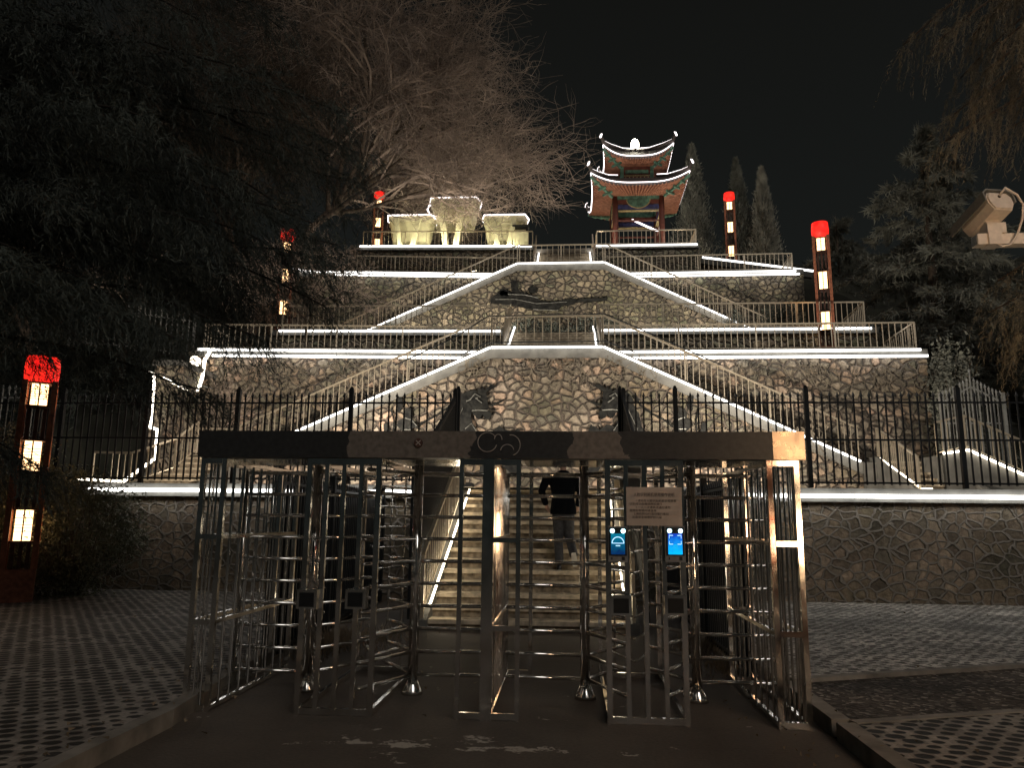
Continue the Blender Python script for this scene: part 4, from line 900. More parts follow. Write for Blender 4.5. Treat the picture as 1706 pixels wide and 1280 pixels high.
# ------------------------------------------------------------ pagoda pavilion
PX, PY = 3.75, 39.5
pg = thing('pagoda', 'red and green two tiered pagoda pavilion outlined with white lights', 'pavilion', (PX, PY, Z5))
def eave(h, u, side, zmid, lift, flare):
    """point on the square eave line, u in -1..1 along the side"""
    k = abs(u)**3.2; e = h*(1+flare*k)
    a, b = (u*h*(1+flare*k), -e)
    x, y = ((a, b), (-b, a), (-a, -b), (b, -a))[side]
    return Vector((PX+x, PY+y, zmid+lift*k))
def roof(tag_, h, zmid, lift, flare, ha, za, hb, zb, nu=24, nv=8):
    top = MB(); und = MB(); raf = MB(); led = MB(); rid = MB(); fas = MB(); gb = MB()
    for s in range(4):
        for layer, mb in (('t', top), ('u', und)):
            o = len(mb.v)
            for j in range(nv+1):
                v = j/nv
                for i in range(nu+1):
                    u = -1+2*i/nu; p = eave(h, u, s, zmid, lift, flare)
                    if layer == 't':
                        q = eave(ha, u, s, za, 0, 0); w = p.lerp(q, v); w.z = p.z+(q.z-p.z)*v**1.5+0.06
                    else:
                        q = eave(hb, u, s, zb, 0, 0); w = p.lerp(q, v); w.z = p.z+(q.z-p.z)*v**0.8-0.03
                    mb.v.append(tuple(w))
            for j in range(nv):
                for i in range(nu):
                    a = o+j*(nu+1)+i; mb.f.append((a, a+1, a+nu+2, a+nu+1))
        n = 24
        for i in range(n+1):
            u = -0.985+1.97*i/n; p = eave(h, u, s, zmid, lift, flare); q = eave(hb, u*0.96, s, zb, 0, 0)
            raf.tube([p+Vector((0, 0, -0.07)), p.lerp(q, 0.5)+Vector((0, 0, -0.06+0.06*(q.z-p.z))), q+Vector((0, 0, -0.05))], 0.05, 5, True)
        pts = [eave(h, -1+2*i/nu, s, zmid, lift, flare) for i in range(nu+1)]
        c = Vector((PX, PY, 0)); out = [((p-c)*Vector((1, 1, 0))).normalized() for p in pts]
        led.tube([p+o_*0.04+Vector((0, 0, 0.07)) for p, o_ in zip(pts, out)], 0.026, 6)
        for i in range(nu):
            a, b = pts[i], pts[i+1]; fas.add([a+Vector((0, 0, -0.10)), b+Vector((0, 0, -0.10)), b+Vector((0, 0, 0.07)), a+Vector((0, 0, 0.07))], [(0, 1, 2, 3)])
        # hip ridge, upturned horn and its light line
        p = eave(h, 1, s, zmid, lift, flare); q = eave(ha, 1, s, za, 0, 0); d = ((p-c)*Vector((1, 1, 0))).normalized()
        hp = [q+Vector((0, 0, 0.14)), q.lerp(p, 0.35)+Vector((0, 0, 0.12-abs(q.z-p.z)*0.18)), q.lerp(p, 0.75)+Vector((0, 0, 0.16-abs(q.z-p.z)*0.1)), p+Vector((0, 0, 0.22)), p+d*0.16+Vector((0, 0, 0.44)), p+d*0.12+Vector((0, 0, 0.62))]
        rid.tube(hp, [0.07, 0.08, 0.09, 0.10, 0.085, 0.05], 7)
        led.tube([w+Vector((0, 0, 0.10)) for w in hp[:5]]+[hp[5]+Vector((0, 0, 0.06))], 0.022, 6)
        led.tube([hp[4]+Vector((0, 0, -0.02))+d*0.09, hp[5]+d*0.05], 0.055, 6)
        # green corner beam and zigzag brackets
        qb = eave(hb, 1, s, zb, 0, 0)
        gb = MB(); gb.bar(p+Vector((0, 0, -0.14)), qb+Vector((0, 0, -0.12)), 0.13, 0.16)
        for f in (0.25, 0.5, 0.75):
            w = qb.lerp(p, f)+Vector((0, 0, -0.22)); t_ = Vector((-d.y, d.x, 0)); gb.bar(w-t_*(0.30*(1-f)+0.1), w+t_*(0.30*(1-f)+0.1), 0.09, 0.10)
        gb.build('corner_bracket', 'pagoda_green', pg)
    top.build(tag_+'_roof', 'roof_tile', pg, True); und.build('eave_soffit', 'pagoda_red', pg, True); raf.build('rafters', 'pagoda_rafter', pg, fix=False)
    fas.build('eave_fascia', 'roof_tile', pg); rid.build('hip_ridge', 'roof_tile', pg, True); led.build('light_outline', 'led_pink', pg)
roof('lower', 2.38, 18.84, 0.52, 0.055, 1.05, 19.75, 1.35, 18.72)
roof('upper', 1.72, 20.66, 0.62, 0.06, 0.12, 21.75, 0.86, 20.62)
HB = 1.22
for sx in (-1, 1):
    for sy in (-1, 1):
        MB().tube([(PX+sx*HB, PY+sy*HB, Z5), (PX+sx*HB, PY+sy*HB, 18.75)], 0.15, 16).build('column', 'pagoda_red', pg, True)
        MB().loft([((PX+sx*HB, PY+sy*HB, Z5), 0.24, 0.24), ((PX+sx*HB, PY+sy*HB, Z5+0.18), 0.2, 0.2)], 16).build('column_base', 'coping_concrete', pg, True)
for s, (dx, dy) in enumerate(((0, -1), (1, 0), (0, 1), (-1, 0))):
    ax = Vector((-dy, dx, 0)) if False else Vector((abs(dy), abs(dx), 0)); o = Vector((PX+dx*HB, PY+dy*HB, 0)); nrm = Vector((dx, dy, 0))
    def bandbar(z, hgt, th, mat, name, L=HB-0.14):
        MB().bar(o-ax*L+Vector((0, 0, z)), o+ax*L+Vector((0, 0, z)), th, hgt).build(name, mat, pg)
    bandbar(18.62, 0.26, 0.20, 'pagoda_green', 'bracket_band', HB); bandbar(18.33, 0.24, 0.14, 'pagoda_red', 'tie_beam'); bandbar(18.06, 0.22, 0.15, 'pagoda_blue', 'tie_beam')
    bandbar(17.84, 0.05, 0.16, 'pagoda_gold', 'trim_rail')
    bandbar(17.30, 0.06, 0.12, 'pagoda_red', 'tie_beam')
    # half moon carved panel
    mo = MB(); og = o+nrm*0.11
    pts = [og+ax*0.62*cos(pi+pi*i/14)+Vector((0, 0, 18.46+0.5*sin(pi+pi*i/14))) for i in range(15)]
    mo.add([tuple(p) for p in pts]+[tuple(p-nrm*0.06) for p in pts], [tuple(range(15)), tuple(range(29, 14, -1))]+[(i, i+1, i+16, i+15) for i in range(14)]+[(14, 0, 15, 29)])
    mo.build('carved_panel', 'pagoda_green', pg)
    MB().tube(pts, 0.03, 6).build('panel_rim', 'pagoda_gold', pg)
    # bracket wings beside the columns
    wg = MB()
    for sg in (-1, 1):
        q = o+ax*sg*(HB-0.14)
        for f in range(4): wg.bar(q-ax*sg*0.02+Vector((0, 0, 18.5-0.16*f)), q-ax*sg*(0.50-0.11*f)+Vector((0, 0, 18.5-0.16*f)), 0.07, 0.10)
    wg.build('bracket_wing', 'pagoda_green', pg)
    # upper storey walls
    hu = 0.80; o2 = Vector((PX+dx*hu, PY+dy*hu, 0))
    MB().bar(o2-ax*hu+Vector((0, 0, 20.05)), o2+ax*hu+Vector((0, 0, 20.05)), 0.08, 0.95).build('storey_panel', 'pagoda_red', pg)
    lz = MB()
    for i in range(7): lz.bar(o2+nrm*0.05+ax*(-0.6+0.2*i)+Vector((0, 0, 19.72)), o2+nrm*0.05+ax*(-0.6+0.2*i)+Vector((0, 0, 19.98)), 0.05, 0.05)
    lz.bar(o2+nrm*0.05-ax*0.7+Vector((0, 0, 20.02)), o2+nrm*0.05+ax*0.7+Vector((0, 0, 20.02)), 0.05, 0.06)
    lz.build('lattice', 'pagoda_gold', pg)
    MB().bar(o2+nrm*0.05-ax*0.62+Vector((0, 0, 20.24)), o2+nrm*0.05+ax*0.62+Vector((0, 0, 20.24)), 0.05, 0.22).build('painted_frieze', 'pagoda_green', pg)
    if dy != 1:
        MB().bar(o-ax*(HB-0.15)+Vector((0, 0, Z5+0.45)), o+ax*(HB-0.15)+Vector((0, 0, Z5+0.45)), 0.35, 0.08).build('bench', 'pagoda_red', pg) if dx else None
for sx in (-1, 1):
    for sy in (-1, 1):
        MB().box(PX+sx*0.8-0.09, PX+sx*0.8+0.09, PY+sy*0.8-0.09, PY+sy*0.8+0.09, 19.4, 20.62).build('corner_stud', 'pagoda_green', pg)
MB().loft([((PX, PY, 21.7), 0.22, 0.22), ((PX, PY, 21.95), 0.12, 0.12), ((PX, PY, 22.0), 0.15, 0.15)], 14).build('finial_base', 'roof_tile', pg, True)
MB().sphere((PX, PY, 22.26), 0.22, 14, 9, (1, 1, 1.55)).build('finial', 'finial_glow', pg, True)
# inner handrail lights of the pavilion stair
MB().tube([at(1053, 366, 40.2), at(1090, 383, 39.6), at(1096, 384, 39.4)], 0.05, 6).build('light_rail', 'led_pink', pg)
MB().tube([at(1078, 368, 41.5), at(1084, 378, 41.0)], 0.035, 6).build('light_rail', 'led_pink', pg)
MB().tube([at(1099, 362, 38.9), at(1099, 384, 38.9)], 0.03, 6).build('light_rail', 'led_pink', pg)
def lamp_in(parent, loc, power, col, size=0.15, kind='POINT'):
    ld = bpy.data.lights.new('lamp', kind); ld.energy = power; ld.color = col; ld.shadow_soft_size = size
    lo = bpy.data.objects.new('lamp', ld); COL.objects.link(lo); lo.parent = parent; lo.location = Vector(loc)-wloc(parent); return lo
# unseen uplights added to light the pavilion eaves: floor lamps at four corners
for i, (sx, sy) in enumerate(((-1, -1), (1, -1), (-1, 1), (1, 1))):
    p = Vector((PX+sx*2.0, PY+sy*2.0, Z5+0.12))
    fl = thing('added_floor_lamp', 'small unseen uplight added on the pagoda platform, %s corner' % ('front shelter side', 'front cypress side', 'rear shelter side', 'rear cypress side')[i], 'uplight', (p.x, p.y, Z5), 'added uplights around the pagoda')
    MB().tube([p-Vector((0, 0, 0.12)), p], 0.09, 12).build('housing', 'black_iron', fl); MB().tube([p, p+Vector((0, 0, 0.012))], 0.07, 12).build('lens', 'globe_glow', fl)
    lo = lamp_in(fl, p+Vector((0, 0, 0.1)), 36 if sy < 0 else 70, (1.0, 0.85, 0.66), 0.07)

# ------------------------------------------------------------ concrete shelters
def shelter(label, cx, cy, w, zr, zbot, big):
    t = thing('concrete_shelter', label, 'shelter', (cx, cy, Z5), 'pale concrete funnel shelters'); hw = w/2; d = hw*0.9
    def hexa(r, z, rb=0.58): return [(cx-r, cy-0.0*r, z), (cx-r*0.86, cy-r*rb, z), (cx+r*0.86, cy-r*rb, z), (cx+r, cy, z), (cx+r*0.86, cy+r*rb, z), (cx-r*0.86, cy+r*rb, z)]
    def ringmesh(levels, capb=True, capt=True):
        m = MB()
        for r, z in levels: m.v.extend(hexa(r, z))
        for j in range(len(levels)-1):
            for i in range(6): m.f.append((j*6+i, j*6+(i+1) % 6, (j+1)*6+(i+1) % 6, (j+1)*6+i))
        if capb: m.f.append((5, 4, 3, 2, 1, 0))
        if capt: m.f.append(tuple((len(levels)-1)*6+i for i in range(6)))
        return m
    H = zr-zbot
    ringmesh([(hw*0.80, zbot), (hw*0.88, zbot+H*0.30), (hw*0.92, zbot+H*0.6), (hw*0.94, zr-0.36)], capb=not big).build('funnel_shell', 'shell_concrete', t)
    ringmesh([(hw*0.99, zr-0.34), (hw*1.01, zr-0.03)]).build('fascia', 'shell_concrete', t)
    rf = MB(); hx = hexa(hw*1.05, zr); rf.v = hx+[(cx, cy, zr+0.3)]; rf.f = [(i, (i+1) % 6, 6) for i in range(6)]+[(5, 4, 3, 2, 1, 0)]; rf.build('roof', 'shell_concrete', t)
    le = MB(); hx = [Vector(p) for p in hexa(hw*1.07, zr+0.02)]
    for i in range(6): le.bar(hx[i], hx[(i+1) % 6], 0.05, 0.06)
    for i in (1, 2): le.bar(hx[i], (cx, cy, zr+0.34), 0.035, 0.035)
    if big: le.tube([hx[0], hx[0]+Vector((-0.1, -0.2, -0.4)), hx[0]+Vector((0.15, -0.4, -0.85)), hx[0]+Vector((0.5, -0.7, -1.0))], 0.045, 6)
    le.build('light_outline', 'led_pink', t)
    yf = cy-hw*0.95
    for sg in (-1, 1):
        p = Vector((cx+sg*hw*0.48, yf+0.02, zr-0.30)); q = Vector((cx+sg*hw*(0.14 if big else 0.2), yf-0.05, Z5))
        MB().bar(p, q, 0.30 if big else 0.24, 0.26, (0, 1, 0)).build('slanted_leg', 'shell_concrete', t)
        p = Vector((cx+sg*hw*0.48, cy+hw*0.2, zr-0.40)); q = Vector((cx+sg*hw*0.10, cy+hw*0.2, Z5))
        if not big: MB().bar(p, q, 0.25, 0.26, (0, 1, 0)).build('slanted_leg', 'shell_concrete', t)
    for sg in (-1, 1):
        p = (cx+sg*hw*0.34, cy-hw*1.55, Z5+0.1)
        MB().tube([(p[0], p[1], Z5), p], 0.08, 12).build('uplight', 'black_iron', t)
        lamp_in(t, (p[0], p[1], Z5+0.2), 95 if big else 52, (1.0, 0.95, 0.66), 0.08)
    return t
shelter('tallest pale concrete funnel shelter with V legs, in the middle', -6.2, 39.3, 2.72, 18.88, 17.45, True)
shelter('low pale concrete funnel shelter under the bare twigs', -8.5, 38.8, 2.55, 17.72, 16.3, False)
shelter('low pale concrete funnel shelter beside the central steps', -3.36, 38.8, 2.38, 17.66, 16.3, False)
cb = thing('cabinet', 'small beige utility cabinet beside the shelter and railing corner', 'cabinet', (-2.55, 37.6, Z5))
a = at(855, 386, 37.6); b = at(880, 406, 37.6)
MB().box(a.x, b.x, 37.5, 37.9, Z5, a.z-0.06).build('body', 'shell_concrete', cb); MB().box(a.x-0.04, b.x+0.04, 37.45, 37.95, a.z+0.25, a.z+0.32).build('canopy', 'black_iron', cb)
for x in (a.x, b.x): MB().bar((x, 37.7, Z5), (x, 37.7, a.z+0.25), 0.04).build('post', 'grey_iron', cb)

# ------------------------------------------------------------ surveillance camera on its mast
cc = thing('security_camera', 'pale bullet security camera tilted down on a horizontal arm', 'camera', (2.98, 5.5, 3.72))
cen = at(1650, 350, 5.46)+Vector((0, 0, 0.0))
Rm = Matrix.Rotation(R(28), 4, 'X')      # axis direction: pointing left, down and away
fwd = Vector((-0.17, 0.92, -0.34)).normalized(); sd_ = fwd.cross(Vector((0, 0, 1))).normalized(); uu = sd_.cross(fwd).normalized()
def loc_(f, s, u): return cen+fwd*f*0.98+sd_*s*1.36+uu*u*1.36
def extr(profile, f0, f1, name, mat, parent):
    k = len(profile); m = MB(); m.add([loc_(f0, s, u) for s, u in profile]+[loc_(f1, s, u) for s, u in profile],
        [tuple(range(k)), tuple(range(2*k-1, k-1, -1))]+[(i, i+k, (i+1) % k+k, (i+1) % k) for i in range(k)])
    return m.build(name, mat, parent)
body = [(-0.055, 0.05), (0.055, 0.05), (0.075, 0.02), (0.075, -0.02), (0.05, -0.065), (-0.05, -0.065), (-0.07, -0.02), (-0.07, 0.02)]
extr(body, -0.10, 0.20, 'housing', 'cctv_paint', cc)
hood = [(-0.088, -0.01), (-0.088, 0.045), (-0.06, 0.072), (0.06, 0.072), (0.088, 0.045), (0.088, -0.01), (0.080, -0.01), (0.080, 0.042), (0.057, 0.063), (-0.057, 0.063), (-0.080, 0.042), (-0.080, -0.01)]
extr(hood, -0.115, 0.30, 'sun_hood', 'cctv_grey', cc)
extr([(s*0.86, u*0.86) for s, u in body], 0.201, 0.215, 'front_glass', 'black_plastic', cc)
extr([(s*0.9, u*0.9) for s, u in body], -0.112, -0.101, 'rear_plate', 'cctv_paint', cc)
MB().tube([loc_(-0.113, 0.0, 0.02), loc_(-0.12, 0.0, 0.02)], 0.012, 8).build('cable_gland', 'black_plastic', cc)
MB().tube([loc_(-0.115, 0.0, 0.02), loc_(-0.15, 0.03, 0.06), (3.235, 5.38, 3.95), (3.27, 5.38, 3.87), (3.25, 5.38, 3.76), (3.22, 5.40, 3.66), (3.17, 5.41, 3.585), (3.12, 5.42, 3.575), (3.09, 5.43, 3.60)], 0.0085, 8).build('cable', 'cctv_paint', cc, True)
MB().box(3.03, 3.16, 5.42, 5.52, 3.682, 3.76).bar((3.09, 5.47, 3.74), (3.07, 5.47, 3.82), 0.10, 0.06).build('bracket', 'cctv_paint', cc)
ms = thing('camera_mast', 'pale square mast arm carrying the security camera', 'mast', (4.6, 5.5, 0.1))
MB().box(2.96, 4.6, 5.43, 5.52, 3.60, 3.68).build('arm', 'cctv_paint', ms); MB().box(2.955, 2.96, 5.44, 5.51, 3.607, 3.673).build('arm_cap', 'cctv_grey', ms)
MB().tube([(4.68, 5.475, 0.1), (4.68, 5.475, 4.0)], 0.08, 16).build('pole', 'cctv_paint', ms, True)
MB().box(3.03, 3.125, 5.415, 5.535, 3.595, 3.685).build('clamp', 'cctv_paint', ms)

# ------------------------------------------------------------ person walking up the stairs
def figure():
    F = Vector((-0.12, 12.97, 0.79)); S = 1.0
    def w(x, y, z): return Vector((F.x+x*1.04, F.y+y, F.z+z*1.06))
    def remesh(mb, name, mat, parent, vox):
        tmp = mb.build('tmp', None)
        md = tmp.modifiers.new('r', 'REMESH'); md.mode = 'VOXEL'; md.voxel_size = vox; md.use_smooth_shade = True
        sm = tmp.modifiers.new('s', 'SMOOTH'); sm.factor = 0.5; sm.iterations = 4
        me = bpy.data.meshes.new_from_object(tmp.evaluated_get(bpy.context.evaluated_depsgraph_get()))
        bpy.data.objects.remove(tmp); me.name = name; me.materials.clear(); me.materials.append(MATS[mat])
        off = wloc(parent) if parent else Vector((0, 0, 0))
        if parent: me.transform(Matrix.Translation(-off))
        ob = bpy.data.objects.new(name, me); COL.objects.link(ob)
        if parent: ob.parent = parent
        return ob
    sh_l, el_l, wr_l = w(-0.215, 0.0, 1.47), w(-0.315, -0.06, 1.22), w(-0.245, 0.02, 1.01)
    sh_r, el_r, wr_r = w(0.265, 0.0, 1.46), w(0.315, 0.03, 1.20), w(0.275, 0.16, 1.00)
    hip_l, kn_l, an_l = w(-0.045, 0.0, 0.93), w(-0.045, 0.06, 0.50), w(-0.03, -0.02, 0.09)
    hip_r, kn_r, an_r = w(0.115, 0.0, 0.93), w(0.13, 0.03, 0.52), w(0.20, -0.30, 0.24)
    b = MB()
    b.tube([w(0.035, 0, 0.92), w(0.03, 0, 1.15), w(0.03, 0.0, 1.40), w(0.03, 0.0, 1.50)], [0.105, 0.10, 0.10, 0.07], 14)
    b.tube([w(0.03, 0.0, 1.48), w(0.035, 0.02, 1.62)], 0.056, 12)
    b.sphere(w(0.04, 0.035, 1.71), 0.1, 18, 12, (0.80, 0.98, 1.18)); b.sphere(w(0.04, 0.06, 1.645), 0.075, 12, 8, (0.8, 0.9, 0.8))
    b.sphere(w(0.04, 0.142, 1.69), 0.018, 8, 6, (0.8, 1.2, 1.4))                      # nose
    for sg in (-1, 1): b.sphere(w(0.04+sg*0.082, 0.03, 1.70), 0.026, 8, 6, (0.4, 0.8, 1.25))
    for a_, e_, h_ in ((sh_l, el_l, wr_l), (sh_r, el_r, wr_r)): b.tube([a_, e_, h_], [0.055, 0.042, 0.029], 10)
    for a_, k_, n_ in ((hip_l, kn_l, an_l), (hip_r, kn_r, an_r)): b.tube([a_, k_, n_], [0.085, 0.055, 0.04], 12)
    for wr, el, sx in ((wr_l, el_l, 1), (wr_r, el_r, -1)):
        d = (wr-el).normalized(); s_ = Vector((0, 1, 0)); s_ = (s_-d*s_.dot(d)).normalized(); inn = Vector((sx, 0, 0))
        b.tube([wr, wr+d*0.05, wr+d*0.095], [0.028, 0.038, 0.036], 10)
        for i, L in enumerate((0.062, 0.074, 0.07, 0.055)):
            p = wr+d*0.09+s_*(-0.030+0.02*i)
            b.tube([p, p+d*L*0.5+inn*0.006, p+d*L*0.85+inn*0.024, p+d*L+inn*0.04], [0.0105, 0.0100, 0.009, 0.007], 8)
        p = wr+d*0.035+s_*0.032; b.tube([p, p+d*0.03+s_*0.022+inn*0.008, p+d*0.065+s_*0.026+inn*0.016], [0.0125, 0.0115, 0.009], 8)
    pr = remesh(b, 'person', 'skin', None, 0.0085)
    me = pr.data; me.transform(Matrix.Translation(-F)); pr.location = F
    tag(pr, 'person in a dark suit jacket and grey trousers walking up the stairs', 'person')
    # jacket
    j = MB()
    j.loft([(w(0.035, 0.0, 0.86), 0.225, 0.15), (w(0.035, 0.0, 0.98), 0.215, 0.15), (w(0.03, 0, 1.12), 0.19, 0.135), (w(0.03, 0, 1.28), 0.215, 0.145), (w(0.03, 0, 1.42), 0.235, 0.14), (w(0.03, 0, 1.485), 0.195, 0.11), (w(0.033, 0.005, 1.53), 0.10, 0.085), (w(0.035, 0.012, 1.56), 0.068, 0.068)], 24)
    for a_, e_, h_ in ((sh_l, el_l, wr_l), (sh_r, el_r, wr_r)):
        j.tube([a_, a_.lerp(e_, 0.5), e_, e_.lerp(h_, 0.5), h_], [0.085, 0.074, 0.064, 0.058, 0.050], 14)
    jk = remesh(j, 'jacket', 'suit_cloth', pr, 0.012)
    tr = MB()
    tr.loft([(w(0.035, 0, 0.80), 0.19, 0.135), (w(0.035, 0, 0.95), 0.175, 0.125)], 20)
    tr.tube([hip_l+Vector((0, 0, 0.0)), hip_l.lerp(kn_l, 0.5), kn_l, kn_l.lerp(an_l, 0.6), an_l], [0.112, 0.098, 0.082, 0.074, 0.072], 14)
    tr.tube([hip_r+Vector((0, 0, 0.0)), hip_r.lerp(kn_r, 0.5), kn_r, kn_r.lerp(an_r, 0.6), an_r], [0.112, 0.098, 0.082, 0.074, 0.072], 14)
    remesh(tr, 'trousers', 'trouser_cloth', pr, 0.012)
    hr = MB(); hr.sphere(w(0.04, 0.022, 1.735), 0.104, 18, 12, (0.86, 0.98, 1.08)); hr.sphere(w(0.04, -0.02, 1.68), 0.078, 14, 8, (0.88, 0.7, 0.9))
    remesh(hr, 'hair', 'hair', pr, 0.01)
    def shoe(heel, fd, upv):
        sdv = fd.cross(upv).normalized(); prof = [(-0.04, 0.036), (0.0, 0.042), (0.06, 0.043), (0.13, 0.048), (0.19, 0.045), (0.225, 0.028)]
        m = MB(); s2 = MB()
        for tgt, z0, z1l in ((m, 0.016, [0.085, 0.095, 0.088, 0.068, 0.05, 0.035]), (s2, 0.0, [0.02]*6)):
            o = len(tgt.v)
            for (f, hw), zt in zip(prof, z1l):
                for sx, zz_ in ((-1, z0), (1, z0), (0.72, zt), (-0.72, zt)): tgt.v.append(tuple(heel+fd*f+sdv*hw*sx+upv*zz_))
            for i in range(5):
                for q in range(4): a = o+i*4+q; b2 = o+i*4+(q+1) % 4; tgt.f.append((a, b2, b2+4, a+4))
            tgt.f.append((o, o+1, o+2, o+3)); tgt.f.append((o+20, o+21, o+22, o+23))
        ob = m.build('shoe', 'shoe_leather', pr, True); s2.build('sole', 'shoe_sole', ob)
    shoe(w(-0.03, -0.04, -0.012), Vector((-0.08, 1, 0)).normalized(), Vector((0, 0, 1)))
    fd = Vector((0.1, 0.55, -0.80)).normalized(); shoe(w(0.20, -0.36, 0.24), fd, Vector((1, 0, 0)).cross(fd).normalized())
figure()

# ------------------------------------------------------------ trees
def bough_cloud(start, tip, droop, nsub, sublen, per, L, Wd, hang=0.25, core=0.0):
    """needle points along a bough and its side twigs; returns tri vertices and the limb path"""
    s = np.array(start, float); t = np.array(tip, float); n = 14
    u = np.linspace(0, 1, n)[:, None]; path = s+(t-s)*u; path[:, 2] += droop*4*(u[:, 0]*(1-u[:, 0]))
    P = []; D = []
    ax = (t-s)/np.linalg.norm(t-s); lat = np.cross(ax, [0, 0, 1.0]); lat /= np.linalg.norm(lat)
    for k in range(nsub):
        f = 0.12+0.88*(k+rng.random())/nsub; p0 = s+(t-s)*f; p0 = p0.copy(); p0[2] += droop*4*f*(1-f)
        sg = 1 if k % 2 else -1
        l = sublen*(1.05-0.75*f)*(0.6+0.8*rng.random())
        d = ax*(0.55+0.5*rng.random())+lat*sg*(0.4+0.8*rng.random())+np.array([0, 0, rng.normal()*0.22-0.05]); d /= np.linalg.norm(d)
        m = per; q = rng.random((m, 1))**0.8
        pts = p0+d*l*q; pts[:, 2] -= hang*l*(q[:, 0]**2)
        pts += rng.normal(size=pts.shape)*0.035*(1+sublen*0.4)
        nd = d*0.8+rng.normal(size=(m, 3))*0.55; nd[:, 2] -= 0.25
        nd /= np.linalg.norm(nd, axis=1, keepdims=True); P.append(pts); D.append(nd)
    P = np.concatenate(P); D = np.concatenate(D); n_ = len(P)
    return tri_cloud(P, D, L*(0.6+0.8*rng.random(n_)), Wd*(0.7+0.6*rng.random(n_))), path
def frond_cloud(start, tip, droop, nsub, sublen, nst, slen, per, L, Wd, down):
    """bough of hanging fronds: side twigs carry drooping strands lined with needles"""
    s = np.array(start, float); t = np.array(tip, float); n = 14
    u = np.linspace(0, 1, n)[:, None]; path = s+(t-s)*u; path[:, 2] += droop*4*(u[:, 0]*(1-u[:, 0]))
    ax = (t-s)/np.linalg.norm(t-s); lat = np.cross(ax, [0, 0, 1.0]); lat /= np.linalg.norm(lat); P = []; D = []
    q = np.linspace(0, 1, per)[:, None]
    for k in range(nsub):
        f = 0.10+0.90*(k+rng.random())/nsub; p0 = s+(t-s)*f; p0[2] += droop*4*f*(1-f); sg = 1 if k % 2 else -1
        l = sublen*(1.05-0.7*f)*(0.5+0.9*rng.random())
        d = ax*(0.5+0.6*rng.random())+lat*sg*(0.3+0.9*rng.random())+np.array([0, 0, rng.normal()*0.2-0.1]); d /= np.linalg.norm(d)
        for j in range(nst):
            g = (j+rng.random())/nst; o = p0+d*l*g; o[2] -= down*0.4*l*g*g
            sd = d*(0.6+0.5*rng.random())+np.array([0, 0, -down*(0.5+0.8*rng.random())])+rng.normal(size=3)*0.25; sd /= np.linalg.norm(sd)
            ll = slen*(0.5+0.9*rng.random()); pts = o+sd*ll*q; pts[:, 2] -= down*0.5*ll*q[:, 0]**2
            nd = sd*0.75+np.array([0, 0, -down*0.4])*q+rng.normal(size=(per, 3))*0.42; nd /= np.linalg.norm(nd, axis=1, keepdims=True)
            P.append(pts); D.append(nd)
    P = np.concatenate(P); D = np.concatenate(D); n_ = len(P)
    return tri_cloud(P, D, L*(0.6+0.8*rng.random(n_)), Wd*(0.7+0.6*rng.random(n_))), path
def trunk(parent, pts, radii, mat='bark', name='trunk'):
    return MB().tube(pts, radii, 10).build(name, mat, parent, True)
# near cedar at the left edge, its boughs hanging across the upper left
lc = thing('cedar_tree', 'big dark cedar whose drooping boughs fill the upper corner by the near lantern post', 'tree', (-10.2, 7.6, 0.1))
trunk(lc, [(-10.2, 7.6, 0.0), (-10.15, 7.6, 4), (-10.1, 7.7, 9), (-10.0, 7.8, 15)], [0.34, 0.28, 0.2, 0.06])
V = []; lm = MB()
tips = [(575, 185, 9.0), (588, 250, 9.6), (592, 310, 9.8), (520, 370, 8.6), (480, 425, 9.2), (560, 395, 9.6), (545, 500, 9.6), (430, 560, 8.8), (345, 655, 9.2), (300, 560, 8.2), 
        (60, 500, 7.6), (430, 120, 8.2), (330, 30, 9.0), (250, 200, 7.6), (380, 290, 8.4), (210, 330, 8.0), (120, 180, 7.4), (470, 30, 9.8), (260, 440, 8.6), (90, 330, 7.2),
        (400, 480, 9.0), (170, 480, 8.0), (500, 240, 8.8), (350, 380, 8.0), (20, 200, 7.0), (160, 60, 8.0), (60, 60, 7.4), (300, 120, 8.4), (25, 420, 7.0), (450, 330, 9.4), (330, 480, 9.4), (240, 540, 9.0),
        (62, 778, 9.4), (545, 440, 9.3), (150, 380, 9.5), (280, 320, 9.6), (100, 480, 9.6), (200, 180, 9.4)]
for px, py, Y in tips:
    tip = at(px, py, Y); z0 = min(14, tip.z+0.4+0.8*rnd.random()); st = Vector((-10.1, 7.7, max(1.2, z0)))
    v, path = frond_cloud(st, tip, 0.35, 62, 1.3, 8, 0.42, 15, 0.10, 0.013, 0.7); V.append(v)
    k = len(path); lm.tube([Vector(p)+Vector((0, rnd.gauss(0, .06), rnd.gauss(0, .06))) for p in path], [0.04*(1-0.88*i/(k-1))+0.005 for i in range(k)], 6)
lm.build('limb', 'cedar_bark', lc, True, fix=False); cloud_obj('crown', np.concatenate(V), 'cedar_needles', lc)
